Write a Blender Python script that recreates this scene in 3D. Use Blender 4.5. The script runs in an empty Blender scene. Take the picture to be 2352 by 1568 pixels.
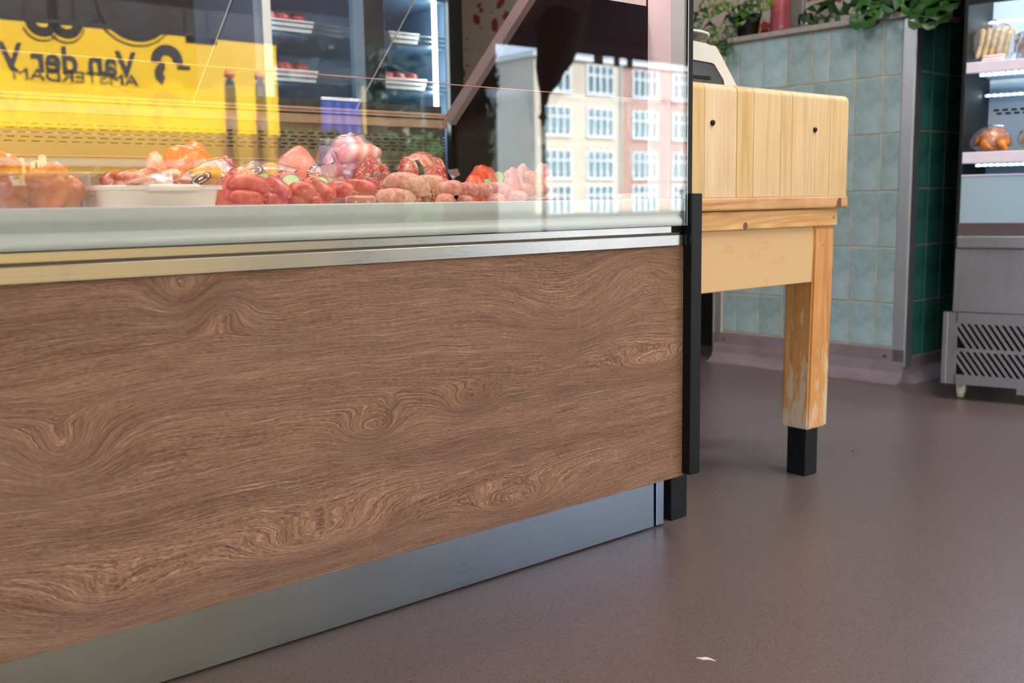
import bpy, bmesh, math, random
from mathutils import Vector, Matrix, noise as mnoise

random.seed(7)
S = bpy.context.scene
COL = S.collection

# ------------------------------------------------------------------ camera
CAM_R = Vector((0.77261206, -0.6346665, -0.01640245))
CAM_U = Vector((0.09989414, 0.09601133, 0.99035498))
CAM_F = Vector((0.62697031, 0.76679871, -0.13757897))
CAM_H = 0.70
FPX = 2287.0
cam = bpy.data.cameras.new('camera')
cam.sensor_width = 36.0
cam.lens = 36.0 * FPX / 2352.0
cam.clip_start, cam.clip_end = 0.02, 400
cam.dof.use_dof = True
cam.dof.focus_distance = 1.85
cam.dof.aperture_fstop = 4.4
cam_o = bpy.data.objects.new('camera', cam)
COL.objects.link(cam_o)
m3 = Matrix((CAM_R, CAM_U, -CAM_F)).transposed()
cam_o.matrix_world = Matrix.Translation((0, 0, CAM_H)) @ m3.to_4x4()
S.camera = cam_o

# ------------------------------------------------------------------ colour management
S.view_settings.view_transform = 'Standard'
S.view_settings.look = 'None'
S.view_settings.gamma = 1.0
S.view_settings.use_curve_mapping = False
S.view_settings.exposure = 2.2
S.cycles.transparent_max_bounces = 24
S.cycles.max_bounces = 10
S.cycles.diffuse_bounces = 5

# ------------------------------------------------------------------ sky and sun
world = bpy.data.worlds.new('sky')
S.world = world
world.use_nodes = True
wn = world.node_tree.nodes
bg = wn['Background']
bg.inputs[0].default_value = (0.64, 0.80, 1.0, 1)
bg.inputs[1].default_value = 2.2

sun = bpy.data.lights.new('sun', 'SUN')
sun.energy = 7.5
sun.angle = math.radians(0.6)
sun.color = (1.0, 0.94, 0.84)
sun_o = bpy.data.objects.new('sun', sun)
COL.objects.link(sun_o)
sd = Vector((0.30, 0.72, 0.62)).normalized()      # towards the sun: behind the shop
sun_o.rotation_euler = sd.to_track_quat('Z', 'Y').to_euler()


def area(name, loc, target, sx, sy, power, color):
    l = bpy.data.lights.new(name, 'AREA')
    l.shape = 'RECTANGLE'
    l.size, l.size_y = sx, sy
    l.energy = power
    l.color = color
    o = bpy.data.objects.new(name, l)
    COL.objects.link(o)
    o.location = loc
    o.rotation_euler = (Vector(loc) - Vector(target)).to_track_quat('Z', 'Y').to_euler()
    return o


# unseen fill lights added under the ceiling to brighten the shop
area('ceiling_lamp', (1.6, -0.3, 2.85), (1.6, -0.3, 0), 0.25, 1.3, 4, (1.0, 0.86, 0.74))
area('ceiling_lamp', (3.0, -0.3, 2.85), (3.0, 0.0, 0), 0.25, 1.3, 9, (1.0, 0.90, 0.80))
area('ceiling_lamp', (1.5, 2.9, 2.85), (2.6, 2.6, 0), 0.25, 1.3, 9, (0.95, 0.97, 1.0))
area('ceiling_lamp', (2.2, 0.7, 2.85), (2.3, 0.8, 0), 0.25, 1.3, 8, (1.0, 0.95, 0.92))
area('ceiling_lamp', (0.0, -0.3, 2.85), (0.0, -0.3, 0), 0.25, 1.3, 3, (1.0, 0.88, 0.78))


# ------------------------------------------------------------------ helpers: geometry
def srgb(r, g, b):
    def f(c):
        c /= 255.0
        return c / 12.92 if c <= 0.04045 else ((c + 0.055) / 1.055) ** 2.4
    return (f(r), f(g), f(b), 1.0)


def ray(px, py):
    return CAM_F + CAM_R * ((px - 1176) / FPX) - CAM_U * ((py - 784) / FPX)


def at(px, py, y):
    """the point seen at a photo pixel on the vertical plane Y = y"""
    d = ray(px, py)
    return Vector((0, 0, CAM_H)) + d * (y / d.y)


YG = 1.34


def mirror_at(px, py, y):
    """the point whose reflection in the counter glass is seen at a photo pixel, on the plane Y = y"""
    d = ray(px, py)
    d = Vector((d.x, -d.y, d.z))
    c = Vector((0, 2 * YG, CAM_H))
    return c + d * ((y - c.y) / d.y)


class MB:
    def __init__(self):
        self.bm = bmesh.new()

    def box(self, x0, x1, y0, y1, z0, z1, bev=0.0, seg=2):
        r = bmesh.ops.create_cube(self.bm, size=1.0)
        vs = r['verts']
        for v in vs:
            v.co = Vector(((x0 + x1) / 2 + v.co.x * (x1 - x0), (y0 + y1) / 2 + v.co.y * (y1 - y0), (z0 + z1) / 2 + v.co.z * (z1 - z0)))
        if bev > 0:
            es = list({e for v in vs for e in v.link_edges})
            bmesh.ops.bevel(self.bm, geom=es, offset=bev, segments=seg, affect='EDGES', profile=0.5)
        return self

    def prism(self, poly, axis, a, b):
        """extrude a 2-D outline: axis 'x' -> (y,z), 'y' -> (x,z), 'z' -> (x,y)"""
        def P(p, t):
            if axis == 'x':
                return (t, p[0], p[1])
            if axis == 'y':
                return (p[0], t, p[1])
            return (p[0], p[1], t)
        v0 = [self.bm.verts.new(P(p, a)) for p in poly]
        v1 = [self.bm.verts.new(P(p, b)) for p in poly]
        n = len(poly)
        fs = [self.bm.faces.new(v0), self.bm.faces.new(v1)]
        for i in range(n):
            fs.append(self.bm.faces.new((v0[i], v0[(i + 1) % n], v1[(i + 1) % n], v1[i])))
        bmesh.ops.recalc_face_normals(self.bm, faces=fs)
        return self

    def tube(self, pts, rad, seg=8, cap=True):
        """sweep a circle along points; rad is a number or one number per point"""
        pts = [Vector(p) for p in pts]
        n = len(pts)
        rads = rad if isinstance(rad, (list, tuple)) else [rad] * n
        rings = []
        up = Vector((0, 0, 1))
        for i, p in enumerate(pts):
            t = (pts[min(i + 1, n - 1)] - pts[max(i - 1, 0)]).normalized()
            a = up if abs(t.dot(up)) < 0.95 else Vector((1, 0, 0))
            s = t.cross(a).normalized()
            w = s.cross(t)
            rings.append([self.bm.verts.new(p + (s * math.cos(2 * math.pi * k / seg) + w * math.sin(2 * math.pi * k / seg)) * rads[i]) for k in range(seg)])
        for i in range(n - 1):
            for k in range(seg):
                self.bm.faces.new((rings[i][k], rings[i][(k + 1) % seg], rings[i + 1][(k + 1) % seg], rings[i + 1][k]))
        if cap:
            self.bm.faces.new(rings[0][::-1])
            self.bm.faces.new(rings[-1])
        return self

    def lathe(self, prof, c=(0, 0, 0), seg=20, sy=1.0):
        """turn (radius, z) points about a vertical axis"""
        rings = []
        for r, z in prof:
            rings.append([self.bm.verts.new((c[0] + max(r, 1e-4) * math.cos(2 * math.pi * k / seg), c[1] + sy * max(r, 1e-4) * math.sin(2 * math.pi * k / seg), c[2] + z)) for k in range(seg)])
        for i in range(len(rings) - 1):
            for k in range(seg):
                self.bm.faces.new((rings[i][k], rings[i][(k + 1) % seg], rings[i + 1][(k + 1) % seg], rings[i + 1][k]))
        self.bm.faces.new(rings[0][::-1])
        self.bm.faces.new(rings[-1])
        return self

    def sphere(self, c, r, sub=2):
        q = bmesh.ops.create_icosphere(self.bm, subdivisions=sub, radius=1.0)
        rr = r if isinstance(r, (tuple, list, Vector)) else (r, r, r)
        for v in q['verts']:
            v.co = Vector((c[0] + v.co.x * rr[0], c[1] + v.co.y * rr[1], c[2] + v.co.z * rr[2]))
        return q['verts']

    def face(self, pts):
        self.bm.faces.new([self.bm.verts.new(p) for p in pts])
        return self


def link(name, me, parent=None):
    o = bpy.data.objects.new(name, me)
    COL.objects.link(o)
    if parent:
        o.parent = parent
    return o


def build(name, mb, mat, parent=None, root=None, origin=None, smooth=False, local=False):
    """one mesh object; world coordinates in mb are shifted to the root's (or the given) origin"""
    me = bpy.data.meshes.new(name)
    base = root or (parent if parent else None)
    if base is not None and not local:
        g = base
        M = Matrix.Identity(4)
        while g:
            M = g.matrix_basis @ M
            g = g.parent
        mb.bm.transform(M.inverted())
    elif origin is not None:
        mb.bm.transform(Matrix.Translation(-Vector(origin)))
    mb.bm.to_mesh(me)
    mb.bm.free()
    if smooth:
        for p in me.polygons:
            p.use_smooth = True
    if mat:
        me.materials.append(mat)
    o = link(name, me, parent)
    if origin is not None and not parent:
        o.location = origin
    return o


def smooth_angle(o, ang=40):
    for p in o.data.polygons:
        p.use_smooth = True
    try:
        o.data.set_sharp_from_angle(angle=math.radians(ang))
    except Exception:
        pass
    return o


def thing(name, label, cat, loc, rz=0.0, group=None):
    o = bpy.data.objects.new(name, None)
    COL.objects.link(o)
    o.empty_display_size = 0.1
    o.location = loc
    o.rotation_euler = (0, 0, rz)
    o['label'] = label
    o['category'] = cat
    if group:
        o['group'] = group
    return o


def tag(o, label, cat, group=None):
    o['label'] = label
    o['category'] = cat
    if group:
        o['group'] = group
    return o


def structure(o, label=None):
    o['kind'] = 'structure'
    if label:
        o['label'] = label
    return o


def stuff(o):
    o['kind'] = 'stuff'
    return o


# ------------------------------------------------------------------ helpers: materials
class NT:
    """tiny node-tree writer"""
    def __init__(self, name):
        self.m = bpy.data.materials.new(name)
        self.m.use_nodes = True
        self.t = self.m.node_tree
        self.b = self.t.nodes['Principled BSDF']
        self.out = self.t.nodes['Material Output']

    def n(self, typ, **kw):
        x = self.t.nodes.new(typ)
        for k, v in kw.items():
            setattr(x, k, v)
        return x

    def l(self, a, b):
        self.t.links.new(a, b)

    def set(self, sock, v):
        if hasattr(v, 'is_output'):
            self.l(v, sock)
        else:
            sock.default_value = v

    def math(self, op, a, b=0.0, c=0.0):
        x = self.n('ShaderNodeMath', operation=op)
        self.set(x.inputs[0], a)
        self.set(x.inputs[1], b)
        self.set(x.inputs[2], c)
        return x.outputs[0]

    def coord(self, scale=(1, 1, 1), loc=(0, 0, 0), kind='Object'):
        tc = self.n('ShaderNodeTexCoord')
        mp = self.n('ShaderNodeMapping')
        mp.inputs['Scale'].default_value = scale
        mp.inputs['Location'].default_value = loc
        self.l(tc.outputs[kind], mp.inputs['Vector'])
        return mp.outputs[0]

    def noise(self, vec, scale, detail=2.0, rough=0.5, out=0):
        x = self.n('ShaderNodeTexNoise')
        if vec is not None:
            self.l(vec, x.inputs['Vector'])
        x.inputs['Scale'].default_value = scale
        x.inputs['Detail'].default_value = detail
        x.inputs['Roughness'].default_value = rough
        return x.outputs[out]

    def voronoi(self, vec, scale, feature='F1', out='Distance'):
        x = self.n('ShaderNodeTexVoronoi', feature=feature)
        if vec is not None:
            self.l(vec, x.inputs['Vector'])
        x.inputs['Scale'].default_value = scale
        return x.outputs[out]

    def ramp(self, f, stops, interp='LINEAR'):
        x = self.n('ShaderNodeValToRGB')
        x.color_ramp.interpolation = interp
        e = x.color_ramp.elements
        while len(e) < len(stops):
            e.new(0.5)
        for i, (p, c) in enumerate(stops):
            e[i].position = p
            e[i].color = c if len(c) == 4 else (*c, 1)
        self.l(f, x.inputs[0])
        return x.outputs[0]

    def mix(self, f, a, b, mode='MIX'):
        x = self.n('ShaderNodeMix', data_type='RGBA', blend_type=mode)
        self.set(x.inputs[0], f)
        self.set(x.inputs[6], a)
        self.set(x.inputs[7], b)
        return x.outputs[2]

    def comb(self, x, y, z):
        c = self.n('ShaderNodeCombineXYZ')
        self.set(c.inputs[0], x)
        self.set(c.inputs[1], y)
        self.set(c.inputs[2], z)
        return c.outputs[0]

    def sep(self, v):
        s = self.n('ShaderNodeSeparateXYZ')
        self.l(v, s.inputs[0])
        return s.outputs

    def bump(self, h, strength=0.3, dist=0.001):
        x = self.n('ShaderNodeBump')
        x.inputs['Strength'].default_value = strength
        x.inputs['Distance'].default_value = dist
        self.l(h, x.inputs['Height'])
        self.l(x.outputs[0], self.b.inputs['Normal'])

    def p(self, color=None, rough=None, metal=None, spec=None, coat=None, coat_rough=None, sss=None):
        b = self.b.inputs
        if color is not None:
            self.set(b['Base Color'], color)
        if rough is not None:
            self.set(b['Roughness'], rough)
        if metal is not None:
            b['Metallic'].default_value = metal
        if spec is not None:
            b['Specular IOR Level'].default_value = spec
        if coat is not None:
            b['Coat Weight'].default_value = coat
            b['Coat Roughness'].default_value = coat_rough or 0.1
        return self


def plain(name, color, rough=0.5, metal=0.0, spec=0.5, var=0.06, vscale=9.0, coat=None, bump=0.0, bscale=200.0):
    t = NT(name)
    c = t.coord()
    nz = t.noise(c, vscale, 3.0)
    lo = [max(0, v * (1 - var)) for v in color[:3]]
    hi = [min(1, v * (1 + var)) for v in color[:3]]
    t.p(t.ramp(nz, [(0.3, lo), (0.7, hi)]), rough, metal, spec, coat)
    if bump:
        t.bump(t.noise(c, bscale, 2.0), bump, 0.0006)
    return t.m


def emit(name, color, strength):
    t = NT(name)
    t.b.inputs['Base Color'].default_value = (0.8, 0.8, 0.8, 1)
    t.b.inputs['Emission Color'].default_value = color
    t.b.inputs['Emission Strength'].default_value = strength
    return t.m


def clear(name, r0=0.05, tint=(1, 1, 1, 1), rough=0.0, haze=0.0, haze_col=(0.9, 0.9, 0.9, 1)):
    """thin clear pane or film: Schlick mirror over a clear body"""
    t = NT(name)
    t.t.nodes.remove(t.b)
    lw = t.n('ShaderNodeLayerWeight')
    lw.inputs[0].default_value = 0.5
    f5 = t.math('POWER', lw.outputs['Facing'], 5.0)
    f = t.math('MULTIPLY_ADD', f5, 1 - r0, r0)
    tr = t.n('ShaderNodeBsdfTransparent')
    tr.inputs[0].default_value = tint
    gl = t.n('ShaderNodeBsdfGlossy')
    gl.inputs['Roughness'].default_value = rough
    body = tr.outputs[0]
    if haze:
        df = t.n('ShaderNodeBsdfDiffuse')
        df.inputs[0].default_value = haze_col
        mh = t.n('ShaderNodeMixShader')
        mh.inputs[0].default_value = haze
        t.l(body, mh.inputs[1])
        t.l(df.outputs[0], mh.inputs[2])
        body = mh.outputs[0]
    mx = t.n('ShaderNodeMixShader')
    t.l(f, mx.inputs[0])
    t.l(body, mx.inputs[1])
    t.l(gl.outputs[0], mx.inputs[2])
    t.l(mx.outputs[0], t.out.inputs[0])
    if rough > 0.04:
        nm = t.n('ShaderNodeBump')
        nm.inputs['Strength'].default_value = 0.6
        nm.inputs['Distance'].default_value = 0.004
        t.l(t.noise(t.coord(), 45, 3.0), nm.inputs['Height'])
        t.l(nm.outputs[0], gl.inputs['Normal'])
    return t.m


def steel(name, color, rough=0.3, axis=(1.5, 60, 900), streak=0.07):
    t = NT(name)
    c = t.coord(axis)
    nz = t.noise(c, 1.0, 3.0, 0.6)
    sm = t.noise(t.coord(), 7.0, 4.0, 0.6)
    lo = [v * (1 - streak) for v in color[:3]]
    hi = [min(1, v * (1 + streak)) for v in color[:3]]
    t.p(t.ramp(nz, [(0.25, lo), (0.75, hi)]), None, 1.0)
    r = t.math('ADD', t.math('MULTIPLY', nz, 0.12), t.math('MULTIPLY', sm, 0.16))
    t.set(t.b.inputs['Roughness'], t.math('ADD', r, rough - 0.14))
    return t.m


def oak_panel():
    t = NT('oak_laminate')
    tc = t.n('ShaderNodeTexCoord')
    X, Y, Z = t.sep(tc.outputs['Object'])[:3]
    base = t.comb(X, 0.0, Z)

    def sc(v, s):
        m = t.n('ShaderNodeMapping')
        m.inputs['Scale'].default_value = s
        t.l(v, m.inputs['Vector'])
        return m.outputs[0]
    n1 = t.noise(sc(base, (1.3, 1, 3.4)), 1.0, 2.0, 0.45)
    n2 = t.noise(sc(base, (5.0, 1, 13.0)), 1.0, 2.0, 0.5)
    h = t.math('ADD', Z, t.math('MULTIPLY', t.math('SUBTRACT', n1, 0.5), 0.115))
    h = t.math('ADD', h, t.math('MULTIPLY', t.math('SUBTRACT', n2, 0.5), 0.015))
    # knots and cathedral figures: (x, z, amount, half-length, half-height) in panel coordinates
    for kx, kz, a, sx, sz in ((0.349, 0.387, 0.075, 0.060, 0.042), (0.518, 0.588, 0.060, 0.040, 0.030), (0.573, 0.556, -0.055, 0.040, 0.026),
                              (1.009, 0.364, 0.050, 0.05, 0.026), (0.816, 0.345, 0.060, 0.055, 0.028), (0.70, 0.185, 0.085, 0.17, 0.050),
                              (1.11, 0.160, 0.075, 0.17, 0.034), (1.46, 0.376, 0.050, 0.13, 0.028), (0.40, 0.165, 0.07, 0.14, 0.05),
                              (1.443, 0.575, -0.05, 0.09, 0.05), (1.25, 0.50, 0.05, 0.12, 0.05), (0.85, 0.385, 0.016, 0.010, 0.010)):
        dx = t.math('MULTIPLY', t.math('SUBTRACT', X, kx - PANEL_X), 1 / sx)
        dz = t.math('MULTIPLY', t.math('SUBTRACT', Z, kz), 1 / sz)
        r2 = t.math('ADD', t.math('MULTIPLY', dx, dx), t.math('MULTIPLY', dz, dz))
        g = t.math('MULTIPLY', t.math('EXPONENT', t.math('MULTIPLY', r2, -1.0)), a * 0.80)
        h = t.math('ADD', h, g)
    wob = t.noise(sc(base, (38, 1, 110)), 1.0, 2.0)
    h2 = t.math('ADD', h, t.math('MULTIPLY', wob, 0.0040))
    lines = t.noise(t.comb(t.math('MULTIPLY', X, 2.2), t.math('MULTIPLY', h2, 300.0), 0.0), 1.0, 1.5, 0.55)
    mids = t.noise(t.comb(t.math('MULTIPLY', X, 16.0), t.math('MULTIPLY', h2, 620.0), 3.0), 1.0, 2.0, 0.6)
    pores = t.noise(t.comb(t.math('MULTIPLY', X, 105.0), t.math('MULTIPLY', h2, 1350.0), 7.0), 1.0, 2.0, 0.6)
    broad = t.noise(t.comb(t.math('MULTIPLY', X, 1.6), t.math('MULTIPLY', h, 26.0), 1.0), 1.0, 2.0, 0.5)
    tone = t.noise(sc(base, (1.2, 1, 2.5)), 1.0, 1.0)
    v = t.math('ADD', t.math('MULTIPLY', broad, 0.17), t.math('MULTIPLY', mids, 0.38))
    v = t.math('ADD', v, t.math('MULTIPLY', pores, 0.45))
    c = t.ramp(v, [(0.36, srgb(72, 52, 42)), (0.45, srgb(116, 87, 70)), (0.54, srgb(150, 115, 94)), (0.64, srgb(190, 154, 130))])
    c = t.mix(t.math('MULTIPLY', tone, 0.22), c, srgb(122, 86, 70))
    # proud pale ridges with a dark side
    rid = t.ramp(lines, [(0.545, (0, 0, 0)), (0.575, (1, 1, 1)), (0.60, (0, 0, 0))])
    drk = t.ramp(lines, [(0.40, (0, 0, 0)), (0.43, (1, 1, 1)), (0.46, (0, 0, 0))])
    brk = t.ramp(t.noise(sc(base, (9, 1, 26)), 1.0, 2.0), [(0.42, (0, 0, 0)), (0.62, (1, 1, 1))])
    ridb = t.math('MULTIPLY', rid, brk)
    c = t.mix(t.math('MULTIPLY', ridb, 0.62), c, srgb(200, 168, 146))
    c = t.mix(t.math('MULTIPLY', drk, 0.38), c, srgb(74, 52, 42))
    t.p(c, 0.48, 0.0, 0.45)
    hh = t.math('ADD', t.math('MULTIPLY', ridb, 1.0), t.math('MULTIPLY', pores, 0.9))
    hh = t.math('ADD', hh, t.math('MULTIPLY', mids, 0.5))
    hh = t.math('SUBTRACT', hh, t.math('MULTIPLY', drk, 0.6))
    t.bump(hh, 0.7, 0.0013)
    return t.m


def light_wood(name, base, dark, axis='z', worn=None, rings=0.0, rnd=0.10, rough=0.42):
    """pale timber with the grain along one axis, each piece slightly different"""
    t = NT(name)
    s = {'z': (70, 70, 3.0), 'x': (3.0, 70, 70)}[axis]
    tc = t.n('ShaderNodeTexCoord')
    oi = t.n('ShaderNodeObjectInfo')
    off = t.comb(t.math('MULTIPLY', oi.outputs['Random'], 37.0), 0.0, t.math('MULTIPLY', oi.outputs['Random'], 11.0))
    va = t.n('ShaderNodeVectorMath', operation='ADD')
    t.l(tc.outputs['Object'], va.inputs[0])
    t.l(off, va.inputs[1])
    m = t.n('ShaderNodeMapping')
    m.inputs['Scale'].default_value = s
    t.l(va.outputs[0], m.inputs['Vector'])
    g = t.noise(m.outputs[0], 1.0, 4.0, 0.6)
    blot = t.noise(va.outputs[0], 9.0, 3.0)
    c = t.ramp(g, [(0.3, dark), (0.5, base), (0.75, [min(1, v * 1.12) for v in base[:3]])])
    c = t.mix(t.math('MULTIPLY', t.ramp(blot, [(0.5, (0, 0, 0)), (0.75, (1, 1, 1))]), 0.45), c, dark)
    hsv = t.n('ShaderNodeHueSaturation')
    t.l(c, hsv.inputs['Color'])
    t.set(hsv.inputs['Value'], t.math('MULTIPLY_ADD', oi.outputs['Random'], rnd * 2, 1 - rnd))
    t.set(hsv.inputs['Saturation'], t.math('MULTIPLY_ADD', oi.outputs['Random'], -0.3, 1.15))
    c = hsv.outputs[0]
    if rings:
        m2 = t.n('ShaderNodeMapping')
        m2.inputs['Scale'].default_value = {'z': (12, 12, 1.2), 'x': (1.6, 12, 16)}[axis]
        t.l(tc.outputs['Object'], m2.inputs['Vector'])
        q = t.noise(m2.outputs[0], 1.0, 1.0)
        rg = t.math('SINE', t.math('MULTIPLY', q, 70.0))
        c = t.mix(t.math('MULTIPLY', t.math('MULTIPLY_ADD', rg, 0.5, 0.5), rings), c, dark)
    if worn:
        wc, thr, z0, z1 = worn
        m3_ = t.n('ShaderNodeMapping')
        m3_.inputs['Scale'].default_value = {'z': (40, 40, 9), 'x': (9, 40, 26)}[axis]
        t.l(va.outputs[0], m3_.inputs['Vector'])
        w = t.noise(m3_.outputs[0], 1.0, 4.0, 0.65)
        Zs = t.sep(tc.outputs['Object'])[2]
        zr = t.n('ShaderNodeMapRange')
        zr.inputs['From Min'].default_value = z0
        zr.inputs['From Max'].default_value = z1
        zr.inputs['To Min'].default_value = -0.16
        zr.inputs['To Max'].default_value = 0.14
        t.l(Zs, zr.inputs[0])
        w = t.math('ADD', w, zr.outputs[0])
        c = t.mix(t.ramp(w, [(thr - 0.05, (0, 0, 0)), (thr + 0.05, (1, 1, 1))]), c, wc)
    t.p(c, rough, 0, 0.4)
    t.bump(g, 0.12, 0.0006)
    return t.m


def meat(name, cols, scale=30.0, detail=4.0, rough=0.28, stretch=(1, 1, 1), bump=0.35, bdist=0.002, coat=0.22, wave=None, grain=None):
    """moist meat: colour stops over noise, optional fat bands and mince grain"""
    t = NT(name)
    c = t.coord(stretch)
    if wave:
        w = t.n('ShaderNodeTexWave')
        t.l(c, w.inputs['Vector'])
        w.inputs['Scale'].default_value = wave[0]
        w.inputs['Distortion'].default_value = wave[1]
        w.inputs['Detail'].default_value = 2.0
        f = w.outputs['Fac']
    else:
        f = t.noise(c, scale, detail, 0.6)
    n = len(cols)
    lo, hi = (0.0, 1.0) if wave else (0.34, 0.68)
    col = t.ramp(f, [(lo + (hi - lo) * i / max(1, n - 1), k) for i, k in enumerate(cols)])
    hgt = t.noise(c, scale * 1.7, 3.0)
    if grain:
        vd = t.voronoi(t.coord(), grain[0])
        vc = t.n('ShaderNodeTexVoronoi')
        vc.inputs['Scale'].default_value = grain[0]
        t.l(t.coord(), vc.inputs['Vector'])
        rr = t.sep(vc.outputs['Color'])[0]
        spot = t.math('MULTIPLY', t.math('GREATER_THAN', rr, 1 - grain[2]), t.math('LESS_THAN', vd, 0.55))
        col = t.mix(t.math('MULTIPLY', spot, 0.8), col, grain[1])
        hgt = t.math('SUBTRACT', hgt, vd)
    t.p(col, min(0.6, rough + 0.12), 0, 0.45, coat, 0.2)
    t.b.inputs['Subsurface Weight'].default_value = 0.0
    t.bump(hgt, bump, bdist)
    return t.m


# ------------------------------------------------------------------ materials
PANEL_X = 0.70          # the counter's own origin along X
M = {}
M['oak'] = oak_panel()
M['steel'] = steel('brushed_steel', (0.44, 0.435, 0.42), 0.30)
M['kick'] = steel('kick_steel', (0.36, 0.43, 0.52), 0.31)  # blue tint put into the grey steel for the reflected sky
M['steel_v'] = steel('brushed_steel_upright', (0.82, 0.82, 0.82), 0.5, (400, 400, 2))
M['steel_f'] = steel('cabinet_steel', (0.46, 0.44, 0.45), 0.38, (300, 300, 4))
M['grey_profile'] = plain('grey_profile', srgb(198, 206, 208), 0.35, 0, 0.5, 0.02)
M['glass'] = clear('counter_glass', 0.058, (0.985, 0.995, 0.985, 1))
M['glass_low'] = clear('low_pane_glass', 0.018, (0.985, 0.995, 0.985, 1))
M['glass_edge'] = plain('glass_edge', srgb(214, 224, 214), 0.25)
M['film'] = clear('plastic_film', 0.09, (0.98, 0.96, 0.97, 1), 0.12, 0.14, (0.95, 0.85, 0.88, 1))
M['pane'] = clear('display_pane', 0.04, (0.97, 0.98, 1.0, 1))
M['clear_dish'] = clear('clear_dish', 0.05, (0.97, 0.96, 0.94, 1), 0.02, 0.05, (0.9, 0.9, 0.9, 1))
M['black'] = plain('black_coated_metal', srgb(13, 15, 17), 0.42, 0, 0.28, 0.15, 40)
M['black_foot'] = plain('scuffed_black_foot', srgb(17, 21, 26), 0.5, 0, 0.3, 0.4, 60)
M['rubber'] = plain('black_rubber', srgb(12, 12, 13), 0.6, 0, 0.3)
M['dark_end'] = plain('dark_end_panel', srgb(30, 22, 20), 0.28, 0, 0.4, 0.1)
M['mauve'] = plain('mauve_frame', srgb(176, 158, 156), 0.4)
M['white_frame'] = plain('white_frame', srgb(236, 222, 224), 0.4)
M['grille'] = steel('grille_steel', (0.30, 0.235, 0.185), 0.4)
M['deck'] = plain('white_deck', srgb(222, 214, 212), 0.4)
M['dark'] = plain('dark_cavity', srgb(18, 17, 17), 0.8)
M['body'] = plain('grey_carcass', srgb(110, 110, 108), 0.5)

# floor: speckled vinyl
t = NT('speckled_vinyl')
c = t.coord()
vo = t.n('ShaderNodeTexVoronoi')
vo.inputs['Scale'].default_value = 400
t.l(c, vo.inputs['Vector'])
rv = t.sep(vo.outputs['Color'])[0]
dark = t.math('MULTIPLY', t.math('LESS_THAN', rv, 0.20), t.math('LESS_THAN', vo.outputs['Distance'], 0.46))
pale = t.math('MULTIPLY', t.math('GREATER_THAN', rv, 0.83), t.math('LESS_THAN', vo.outputs['Distance'], 0.42))
fine = t.noise(c, 520, 2.0)
big = t.noise(c, 1.3, 3.0)
col = t.ramp(fine, [(0.3, srgb(84, 72, 73)), (0.7, srgb(117, 102, 103))])
col = t.mix(t.math('MULTIPLY', t.ramp(big, [(0.35, (0, 0, 0)), (0.7, (1, 1, 1))]), 0.35), col, srgb(106, 86, 85))
col = t.mix(t.math('MULTIPLY', dark, 0.72), col, srgb(40, 35, 36))
col = t.mix(t.math('MULTIPLY', pale, 0.25), col, srgb(158, 142, 138))
t.p(col, 0.31, 0, 0.45)
t.bump(t.noise(c, 210, 2.0), 0.3, 0.0012)
M['floor'] = t.m

# glazed wall tile
t = NT('glazed_tile')
c = t.coord()
oi = t.n('ShaderNodeObjectInfo')
a = t.noise(c, 22, 4.0, 0.6)
col = t.ramp(a, [(0.3, srgb(134, 160, 158)), (0.7, srgb(170, 187, 187))])
hs = t.n('ShaderNodeHueSaturation')
t.l(col, hs.inputs['Color'])
t.set(hs.inputs['Value'], t.math('MULTIPLY_ADD', oi.outputs['Random'], 0.16, 0.92))
t.set(hs.inputs['Hue'], t.math('MULTIPLY_ADD', oi.outputs['Random'], 0.03, 0.485))
t.p(hs.outputs[0], 0.16, 0, 0.5)
t.bump(t.noise(c, 26, 2.0), 0.35, 0.002)
M['tile'] = t.m
t = NT('green_tile')  # greener tile, darkened in its colour for the shaded side
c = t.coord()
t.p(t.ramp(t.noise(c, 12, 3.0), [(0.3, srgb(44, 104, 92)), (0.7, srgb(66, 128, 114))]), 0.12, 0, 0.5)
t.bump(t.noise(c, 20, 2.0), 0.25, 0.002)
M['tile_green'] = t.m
M['grout'] = plain('stained_grout', srgb(186, 172, 152), 0.85, 0, 0.2, 0.22, 14)
M['cove'] = plain('lilac_cove', srgb(134, 118, 122), 0.5, 0, 0.4, 0.12, 12)
M['ledge'] = plain('stone_ledge', srgb(158, 148, 140), 0.5, 0, 0.4, 0.14, 60)
M['plaster'] = plain('dim_plaster', srgb(120, 108, 100), 0.8, 0, 0.2, 0.06, 3)
M['ceiling'] = plain('dark_ceiling', srgb(70, 58, 54), 0.8, 0, 0.2, 0.06, 3)
M['back'] = plain('dark_back_wall', srgb(30, 25, 27), 0.7, 0, 0.3, 0.1, 3)

# wallpaper with red-brown blooms
t = NT('bloom_wallpaper')
c = t.coord((1, 1, 1))
wv = t.noise(c, 14, 2.0, out=1)
add = t.n('ShaderNodeVectorMath', operation='MULTIPLY_ADD')
t.l(wv, add.inputs[0])
add.inputs[1].default_value = (0.09, 0.09, 0.09)
t.l(c, add.inputs[2])
vd = t.voronoi(add.outputs[0], 8.5)
vd2 = t.voronoi(add.outputs[0], 13.0)
col = t.mix(t.ramp(vd, [(0.24, (1, 1, 1)), (0.30, (0, 0, 0))]), srgb(196, 180, 168), srgb(150, 66, 48))
col = t.mix(t.ramp(vd2, [(0.13, (1, 1, 1)), (0.18, (0, 0, 0))]), col, srgb(104, 100, 62))
t.p(col, 0.8, 0, 0.2)
M['wallpaper'] = t.m

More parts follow.
